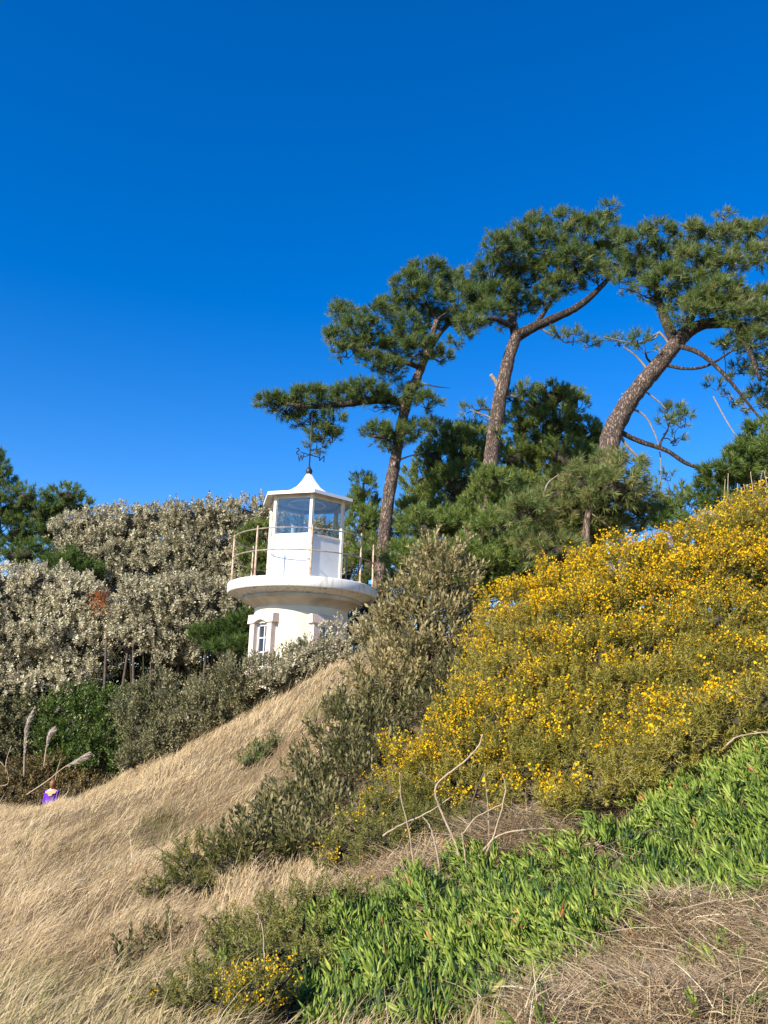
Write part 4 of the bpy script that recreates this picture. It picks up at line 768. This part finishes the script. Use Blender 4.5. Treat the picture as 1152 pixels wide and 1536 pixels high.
shrub('gorse_bush', 'wiry dark gorse sprays leaning over the dry grass', 'shrub', [(290, 1290, 26, 18, 8.6), (320, 1275, 24, 20, 8.6), (265, 1320, 24, 14, 8.2), (340, 1300, 28, 16, 8.2), (240, 1340, 22, 10, 7.9), (300, 1325, 26, 12, 7.9)], 8.4, T_GORSE, 'gorse_green', 420, GG, (.75, 1.15), .40, flowers=fprob(.0, .05), thin=.6, spikes=[(290, 1290, 262, 1262, 8.6), (270, 1310, 235, 1285, 8.3), (310, 1275, 302, 1248, 8.6), (265, 1325, 222, 1318, 8.0), (250, 1335, 205, 1330, 7.8), (330, 1265, 332, 1240, 8.6), (280, 1300, 240, 1270, 8.4)])
shrub('gorse_bush', 'small gorse clump with bright yellow flowers, lowest on the bank', 'shrub', [(365, 1510, 34, 24, 4.35), (330, 1500, 34, 22, 4.45), (290, 1500, 34, 22, 4.45), (400, 1490, 30, 24, 4.45), (250, 1515, 34, 18, 4.7), (340, 1530, 40, 16, 4.6), (430, 1520, 30, 18, 4.6), (310, 1465, 30, 16, 5.1)], 4.7, T_GORSE, 'gorse_green', 1200, GG, (.5, .8), .6, flowers=lambda p, o: np.where((np.abs(p[:, 0] - P(375, 1500, 4.4)[0]) < .14), .28, .03))
shrub('gorse_bush', 'thin olive gorse scrub mixed into pale grass below the dark shrub', 'shrub', [(430, 1370, 40, 26, 5.8), (480, 1358, 40, 24, 5.9), (390, 1400, 40, 26, 5.5), (450, 1405, 44, 26, 5.35), (400, 1440, 44, 26, 5.05), (350, 1430, 34, 22, 5.2), (520, 1345, 30, 16, 6.1), (455, 1445, 34, 20, 4.95), (340, 1395, 30, 16, 5.7)], 6, T_GORSE, 'gorse_green', 620, GG, (.55, .9), .72, flowers=fprob(-.08, .05), thin=.6, core=0)

# ------------------------------------------------------------------ grass, straw and ice plant
def blades(ms, root, lean, length, width, droop, rnd, seg=3, rise=1.0):
    n_ = len(root); up = np.array([0, 0, rise]); t = np.linspace(0, 1, seg + 1)
    side = unit(np.cross(lean + 0.5 * RNG.standard_normal((n_, 3)), up + 0.3 * RNG.standard_normal((n_, 3))))
    c = root[:, None] + length[:, None, None] * (up * (t[None, :, None] - (droop * 0.55)[:, None, None] * t[None, :, None] ** 2) + lean[:, None] * (0.25 * t[None, :, None] + (droop * 0.9)[:, None, None] * t[None, :, None] ** 2))
    w_ = (width[:, None] * (1 - 0.55 * t[None] ** 1.2) / 2)[..., None] * side[:, None]
    A_, B_ = (c - w_)[:, :-1], (c + w_)[:, :-1]
    V = np.concatenate([np.stack([A_, B_], 2).reshape(n_, -1, 3), c[:, -1:]], 1); k = V.shape[1]
    f = []
    for i in range(seg - 1): f += [(2 * i, 2 * i + 1, 2 * i + 3), (2 * i, 2 * i + 3, 2 * i + 2)]
    f.append((2 * seg - 2, 2 * seg - 1, 2 * seg)); f = np.array(f)
    ms.add(V.reshape(-1, 3), (f[None] + (np.arange(n_) * k)[:, None, None]).reshape(-1, 3), np.repeat(np.clip(rnd, 0, 1), k))
ICE = poly_xy([(320, 1480), (420, 1445), (500, 1402), (560, 1378), (640, 1340), (700, 1308), (760, 1298), (810, 1290), (850, 1262), (910, 1222), (980, 1195), (1050, 1160), (1152, 1095), (1300, 1040), (1300, 1370), (1152, 1385), (1060, 1385), (985, 1365), (955, 1440), (850, 1478), (800, 1536), (560, 1560), (440, 1530), (390, 1500)])
STRAW = poly_xy([(985, 1378), (1060, 1395), (1152, 1392), (1300, 1375), (1300, 1600), (760, 1600), (830, 1490), (900, 1460), (960, 1430)])
GORSEP = np.array([(-0.1, 8.6), (0.4, 7.6), (1.4, 7.2), (2.2, 6.6), (5.0, 5.6), (12, 5.5), (12, 18), (0.2, 13.5)])
def field(n_, y0, y1):
    y = RNG.uniform(y0, y1, n_); x = RNG.uniform(-0.52 * y - 1.2, 0.52 * y + 1.2); return np.stack([x, y], 1)
q = field(235000, 2.4, 21.0)
q = q[~inside(q, ICE) & ~inside(q, GORSEP) & ~inside(q, STRAW)]
clump = noise(q, 3.2) + 0.6 * noise(q, 8.0)
q = q[RNG.uniform(size=len(q)) < np.clip(0.8 + 0.3 * noise(q, 6.5), .15, 1)]
root = np.stack([q[:, 0], q[:, 1], gz(q[:, 0], q[:, 1]) - 0.01 + 0.10 * np.clip(noise(q, 3.6), 0, 1.2) * RNG.uniform(0, 1, len(q))], 1); n_ = len(q)
ang = 0.35 + 0.7 * noise(q, 0.9) + 0.6 * noise(q[:, ::-1], 3.4) + 0.65 * RNG.standard_normal(n_)
lean = np.stack([np.cos(ang), np.sin(ang), np.full(n_, 0.15)], 1)
ln = RNG.uniform(.10, .27, n_) * (1 + 0.25 * noise(q, 2.6))
greens = (noise(q, 1.3) + 0.25 * RNG.standard_normal(n_) > 0.95) | ((q[:, 1] < 5.6) & (q[:, 0] < 1.0) & (RNG.uniform(size=n_) < .35))
tone = 0.54 + 0.20 * RNG.standard_normal(n_) + 0.10 * noise(q, 1.6) + 0.12 * noise(q, 9.0)
wd = 0.0026 + 0.00050 * q[:, 1]
for nm, lab, mk, mt in (('dry_grass', 'long dry straw-coloured grass lying over the slope', ~greens, 'dry_grass'), ('green_grass', 'patches of olive green grass among the dry straw', greens, 'green_grass')):
    ms = Mesh(); blades(ms, root[mk], lean[mk], ln[mk], wd[mk], RNG.uniform(.35, 1.15, mk.sum()), tone[mk], 2); o = ms.build(nm, mt); o['kind'] = 'stuff'; o['label'] = lab
q2 = field(9000, 3.0, 19.0); q2 = q2[~inside(q2, ICE) & ~inside(q2, GORSEP) & ~inside(q2, STRAW)]; q2 = q2[noise(q2, 2.3) > -0.3]; n2 = len(q2)
a2 = 0.3 + 1.0 * RNG.standard_normal(n2); ms = Mesh()
blades(ms, np.stack([q2[:, 0], q2[:, 1], gz(q2[:, 0], q2[:, 1])], 1), np.stack([np.cos(a2), np.sin(a2), np.full(n2, .1)], 1), RNG.uniform(.22, .46, n2), 0.0022 + 0.0003 * q2[:, 1], RNG.uniform(.1, .9, n2), np.clip(.45 + .35 * RNG.standard_normal(n2), 0, 1), 4)
o = ms.build('seed_stalks', 'straw'); o['kind'] = 'stuff'; o['label'] = 'taller bent seed stalks rising through the dry grass'
# matted dead stalks
def tangle(poly, n_, hmax, label, lmin=.15, lmax=.5):
    lo, hi = poly.min(0), poly.max(0); q = RNG.uniform(lo, hi, (n_ * 3, 2)); q = q[inside(q, poly)][:n_]; n_ = len(q)
    root = np.stack([q[:, 0], q[:, 1], gz(q[:, 0], q[:, 1]) + RNG.uniform(0, hmax, n_) * (0.6 + 0.4 * np.clip(noise(q, 3), -1, 1))], 1)
    a = RNG.uniform(0, 6.283, n_); lean = np.stack([np.cos(a), np.sin(a), RNG.uniform(-.3, .5, n_)], 1)
    up_amt = 0.6
    ms = Mesh(); blades(ms, root, lean * 1.3 * np.array([1, 1, .5]), RNG.uniform(lmin, lmax, n_), RNG.uniform(.002, .006, n_), RNG.uniform(.3, 1.3, n_), 0.48 + .30 * RNG.standard_normal(n_), 3, up_amt)
    o = ms.build('dead_stalks', 'straw'); o['kind'] = 'stuff'; o['label'] = label
tangle(STRAW, 19000, .22, 'matted heap of dead straw stalks next to the ice plant', .05, .24)
tangle(ICE, 6500, .11, 'loose dead stalks strewn through the ice plant', .06, .22)
tangle(poly_xy([(700, 1255), (780, 1240), (870, 1245), (850, 1290), (760, 1305), (690, 1320)]), 3500, .16, 'dead straw tangle at the foot of the dead stems', .1, .3)
tangle(poly_xy([(500, 1330), (560, 1310), (680, 1290), (700, 1320), (620, 1380), (540, 1400), (470, 1400)]), 4500, .08, 'pale straw hollow between gorse and ice plant', .1, .3)
tangle(poly_xy([(870, 1232), (960, 1185), (1060, 1130), (1152, 1062), (1250, 1020), (1250, 1075), (1152, 1112), (1000, 1208), (900, 1252)]), 4200, .14, 'brown dead stalks under the lower edge of the gorse', .08, .28)
# ice plant
def ice(poly, n_, label):
    lo, hi = poly.min(0), poly.max(0); q = RNG.uniform(lo - .3, hi + .3, (n_, 2)); wob = np.stack([noise(q, 3.1), noise(q[:, ::-1], 3.7)], 1) * .13 + .05 * RNG.standard_normal(q.shape); q = q[inside(q + wob, poly)]
    q = q[(np.abs(q[:, 0]) < .52 * q[:, 1] + .8)]
    keep = RNG.uniform(size=len(q)) < np.clip(0.9 + 0.9 * noise(q, 4.4), .03, 1); q = q[keep]; n_ = len(q)
    h = 0.05 + 0.06 * noise(q, 3.0) + 0.025 * RNG.standard_normal(n_)
    pos = np.stack([q[:, 0], q[:, 1], gz(q[:, 0], q[:, 1]) + h], 1)
    ang = 2.6 + 1.4 * noise(q, 2.2); d = np.stack([0.7 * np.cos(ang), 0.6 * np.sin(ang) - .2, np.ones(n_)], 1) + .5 * RNG.standard_normal((n_, 3))
    ms = Mesh(); scatter(ms, T_ICE, pos, unit(d), RNG.uniform(.75, 1.45, n_), np.clip(.45 + .16 * noise(q, 2.2) + .15 * RNG.standard_normal(n_), 0, .88), rspread=.17)
    o = ms.build('ice_plant', 'ice_plant'); o['kind'] = 'stuff'; o['label'] = label
ice(ICE, 17500, 'carpet of fleshy bright green ice plant on the bank')
ice(STRAW, 500, 'stray ice plant shoots poking through the straw heap')
ice(poly_xy([(300, 1475), (350, 1450), (410, 1440), (420, 1480), (360, 1500)]), 260, 'small green ice plant patch among the lowest gorse')

# ------------------------------------------------------------------ bare stems
def stem(label, px, Y, r=3.0, mat='dead_wood', dy=0.0, group='bare stems in front of the gorse'):
    pts = [P(u, v, Y + dy * k) for k, (u, v) in enumerate(px)]; lowi = int(np.argmin([p_[2] for p_ in pts]))
    k = Y / FPX * r * 0.40; cp = catmull(pts, 7); cp = cp + 0.0015 * RNG.standard_normal(cp.shape)
    V, F = tube(cp, np.linspace(k, k * .55, len(cp)), 6, .08)
    g = pts[0]; o = tri_mesh('dead_stem', V, F, mat, None, None, True, g); o.location = g
    o['label'] = label; o['category'] = 'stem'; o['group'] = group
stem('thick S-curved dead stem, tallest in front of the gorse', [(692, 1296), (682, 1262), (665, 1225), (653, 1190), (661, 1170), (690, 1148), (716, 1122), (724, 1102)], 6.75, 5)
stem('long slim upright dead stem left of the S-curved one', [(634, 1350), (622, 1300), (612, 1240), (601, 1195), (600, 1158)], 6.7, 3)
stem('straight dead stem slanting across two upright ones', [(574, 1254), (600, 1238), (640, 1220), (676, 1196)], 6.8, 3.5)
stem('short hooked dead stem under the slanting one', [(660, 1306), (652, 1262), (644, 1238), (634, 1225)], 6.7, 4)
stem('dead stem arching low over the ice plant', [(704, 1302), (725, 1275), (752, 1252), (800, 1244), (848, 1246), (872, 1260)], 6.7, 4.2)
stem('curved upright dead stem rising from the straw tangle', [(722, 1294), (738, 1260), (751, 1220), (758, 1185), (754, 1160)], 6.7, 3.5)
stem('short straight dead stem at the foot of the S-curved one', [(700, 1312), (697, 1280), (693, 1248)], 6.65, 3.5)
stem('forked side twig leaning out of the dead stems', [(695, 1250), (712, 1228), (735, 1215), (756, 1205)], 6.75, 3)
stem('dark purple-brown dead stem among the pale ones', [(706, 1235), (708, 1205), (716, 1182), (726, 1158)], 6.85, 4, 'dark_twig')
stem('thin grey twig crossing behind the dead stems', [(630, 1158), (660, 1180), (690, 1198), (735, 1212)], 6.9, 2, 'grey_stem')
stem('thin upright twig beside the curved dead stem', [(734, 1262), (732, 1215), (727, 1160)], 6.8, 1.8)
stem('tall pale dry stalk standing in the lowest gorse clump', [(399, 1545), (396, 1480), (396, 1430), (394, 1395), (386, 1368)], 4.7, 3.2)
stem('pale twig lying along the gorse above the ice plant', [(1085, 1122), (1105, 1106), (1135, 1100), (1165, 1098)], 6.5, 4)
stem('thin bent grey bramble cane lying over the ice plant', [(755, 1415), (800, 1425), (850, 1440), (890, 1462)], 4.85, 2.6, 'grey_stem')
stem('pale straight dry cane at the lower edge of the ice plant', [(750, 1474), (790, 1496), (846, 1514)], 4.5, 3)
stem('dark bramble runner trailing across the ice plant', [(905, 1270), (950, 1252), (1010, 1240), (1060, 1235)], 6.0, 2.2, 'dark_twig')
stem('dark bramble cane arching over the straw heap', [(1055, 1470), (1080, 1440), (1120, 1425), (1160, 1418)], 4.4, 3.0, 'dark_twig')
for k in range(16):
    u = 1085 + 9 * k + RNG.uniform(-4, 4); stem('bare pale reed standing behind the top of the gorse', [(u, 800), (u + RNG.uniform(-4, 4), 760), (u + RNG.uniform(-8, 8), 715 + RNG.uniform(-15, 20))], 10.9, RNG.uniform(1.4, 2.6), 'dead_wood', group='reeds behind the gorse')

# ------------------------------------------------------------------ pampas plumes
def pampas(label, px, Y, t0, wpx):
    pts = [P(u, v, Y) for u, v in px]; g = pts[0]; T = thing('pampas_plume', label, 'grass plume', tuple(g), group='pampas plumes beside the hedge')
    cp = catmull(pts, 8); k = Y / FPX; V, F = tube(cp, np.linspace(1.1 * k, .5 * k, len(cp)), 6); tri_mesh('stalk', V, F, 'dead_wood', T, None, True, g)
    n_ = 900; t = t0 + (1 - t0) * RNG.beta(1.6, 1.5, n_); idx = t * (len(cp) - 1); i = np.minimum(idx.astype(int), len(cp) - 2); pos = cp[i] + (cp[i + 1] - cp[i]) * (idx - i)[:, None]
    ax = unit(cp[i + 1] - cp[i]); prof = np.sin(np.clip((t - t0) / (1 - t0), 0, 1) * math.pi * .96 + .06) ** .9
    o_ = unit(RNG.standard_normal((n_, 3))); d = unit(ax * 1.5 + o_ * .6 + np.array([0.25, 0, -.35])); L_ = wpx * k * (.35 + 1.5 * prof) * RNG.uniform(.5, 1.2, n_)
    s_ = unit(np.cross(d, RNG.standard_normal((n_, 3)))) * .012
    V = np.stack([pos - s_, pos + s_, pos + d * L_[:, None] * 1.6], 1).reshape(-1, 3)
    tri_mesh('plume', V, np.arange(3 * n_).reshape(-1, 3), 'plume', T, np.repeat(RNG.uniform(0, 1, n_), 3), False, g)
pampas('tall upright narrow pampas plume against the hedge', [(36, 1165), (37, 1120), (41, 1085), (52, 1060)], 21.5, .15, 3)
pampas('shorter upright pampas plume beside the green shrub', [(66, 1150), (69, 1125), (73, 1105), (81, 1092)], 21.5, .35, 3.5)
pampas('slanting pampas plume pointing away over the person', [(40, 1192), (70, 1172), (95, 1152), (115, 1140), (132, 1130)], 23.3, .52, 5)
for lab, px in (('dry pampas stalk crossing the slanting plume', [(83, 1172), (86, 1155), (91, 1138)]), ('bent dry pampas stalk low by the hedge', [(-4, 1180), (12, 1175), (10, 1155), (-2, 1140)]), ('upright dry pampas stalk by the hedge', [(8, 1160), (10, 1140), (17, 1118)])):
    stem(lab, px, 23.7, 2.2, group='dry pampas stalks')

# ------------------------------------------------------------------ person, seen from behind
def person():
    top = P(80.5, 1170, 23.0); x, y = top[0], top[1]; gzp = G(x, y); H = top[2] - gzp
    T = thing('person', 'person in purple top with orange back print, seen from behind in the grass', 'person', (x, y, gzp)); s_ = H / 1.72
    J = {'pel': (0, 0, .95, .15, .11), 'waist': (0, 0, 1.08, .13, .10), 'chest': (0, -.01, 1.28, .155, .11), 'sho': (0, 0, 1.42, .12, .09), 'neck': (0, .0, 1.49, .055, .055), 'jaw': (0, .02, 1.57, .07, .08), 'skull': (0, 0, 1.65, .078, .092),
         'shl': (-.145, 0, 1.40, .055, .055), 'ell': (-.19, .02, 1.13, .042, .042), 'wrl': (-.19, .12, .90, .03, .03), 'hal': (-.19, .15, .82, .035, .02), 'shr': (.145, 0, 1.40, .055, .055), 'elr': (.19, .02, 1.13, .042, .042), 'wrr': (.19, .12, .90, .03, .03), 'har': (.19, .15, .82, .035, .02),
         'hil': (-.09, 0, .88, .085, .09), 'knl': (-.10, .03, .49, .058, .06), 'anl': (-.10, 0, .09, .042, .045), 'tol': (-.11, .15, .04, .045, .035), 'hir': (.09, 0, .88, .085, .09), 'knr': (.10, .08, .50, .058, .06), 'anr': (.10, .02, .09, .042, .045), 'tor': (.11, .18, .04, .045, .035)}
    for h_, sx in (('hal', -1), ('har', 1)):
        for f in range(4): J[h_ + 'f%d' % f] = (sx * (.19 - .012 + .008 * f), .135 + .018 * f, .735 + .008 * abs(f - 1), .008, .008)
        J[h_ + 'th'] = (sx * .165, .19, .79, .009, .009)
    E = [('pel', 'waist'), ('waist', 'chest'), ('chest', 'sho'), ('sho', 'neck'), ('neck', 'jaw'), ('jaw', 'skull'), ('sho', 'shl'), ('shl', 'ell'), ('ell', 'wrl'), ('wrl', 'hal'), ('sho', 'shr'), ('shr', 'elr'), ('elr', 'wrr'), ('wrr', 'har'), ('pel', 'hil'), ('hil', 'knl'), ('knl', 'anl'), ('anl', 'tol'), ('pel', 'hir'), ('hir', 'knr'), ('knr', 'anr'), ('anr', 'tor')]
    E += [(h_, h_ + q) for h_ in ('hal', 'har') for q in ('f0', 'f1', 'f2', 'f3', 'th')]
    def skin(name, keys, edges, grow, mat, root):
        me = bpy.data.meshes.new(name); me.from_pydata([tuple(c * s_ for c in J[k][:3]) for k in keys], [(keys.index(a), keys.index(b_)) for a, b_ in edges], [])
        o = bpy.data.objects.new(name, me); COL.objects.link(o); m_ = o.modifiers.new('skin', 'SKIN'); sub = o.modifiers.new('sub', 'SUBSURF'); sub.levels = sub.render_levels = 2
        for k, v in zip(keys, me.skin_vertices[0].data): v.radius = ((J[k][3] + grow) * s_, (J[k][4] + grow) * s_); v.use_root = (k == root)
        bpy.context.view_layer.update(); ev = o.evaluated_get(bpy.context.evaluated_depsgraph_get()); nm = bpy.data.meshes.new_from_object(ev)
        bpy.data.objects.remove(o); nm.materials.clear(); nm.materials.append(MAT[mat])
        for f in nm.polygons: f.use_smooth = True
        o = bpy.data.objects.new(name, nm); COL.objects.link(o); o.parent = T; return o
    skin('body', list(J), E, 0, 'skin', 'pel')
    top_k = ['pel', 'waist', 'chest', 'sho', 'shl', 'ell', 'wrl', 'shr', 'elr', 'wrr']
    skin('top', top_k, [e_ for e_ in E if e_[0] in top_k and e_[1] in top_k], .022, 'purple_knit', 'pel')
    leg_k = ['pel', 'hil', 'knl', 'anl', 'hir', 'knr', 'anr']
    skin('trousers', leg_k, [e_ for e_ in E if e_[0] in leg_k and e_[1] in leg_k], .018, 'denim', 'pel')
    bm = bmesh.new(); bmesh.ops.create_uvsphere(bm, u_segments=20, v_segments=14, radius=1)
    for v in bm.verts:
        n_ = 1 + .05 * math.sin(9 * v.co.x + 5 * v.co.z)
        back = v.co.y < .35
        v.co = Vector((v.co.x * .088 * n_, v.co.y * (.108 if back else .085) - .012, v.co.z * (.115 if v.co.z > 0 or not back else .16))) * s_ + Vector((0, 0, 1.625 * s_))
    bm_obj('hair', bm, 'hair_brown', T, True)
    bm = bmesh.new(); pr = [(-.15, 1.415), (-.10, 1.43), (0, 1.435), (.10, 1.43), (.15, 1.415), (.13, 1.375), (.055, 1.365), (.05, 1.31), (-.03, 1.30), (-.06, 1.34), (-.08, 1.37), (-.13, 1.375)]
    f_ = [bm.verts.new((a * s_, (-.150 + .35 * a * a) * s_, z_ * s_)) for a, z_ in pr]; b2 = [bm.verts.new((a * s_, (-.125 + .35 * a * a) * s_, z_ * s_)) for a, z_ in pr]
    bm.faces.new(f_); bm.faces.new(b2[::-1])
    for k in range(len(pr)): k2 = (k + 1) % len(pr); bm.faces.new([f_[k], b2[k], b2[k2], f_[k2]])
    bm_obj('back_print', bm, 'orange_print', T)
person()
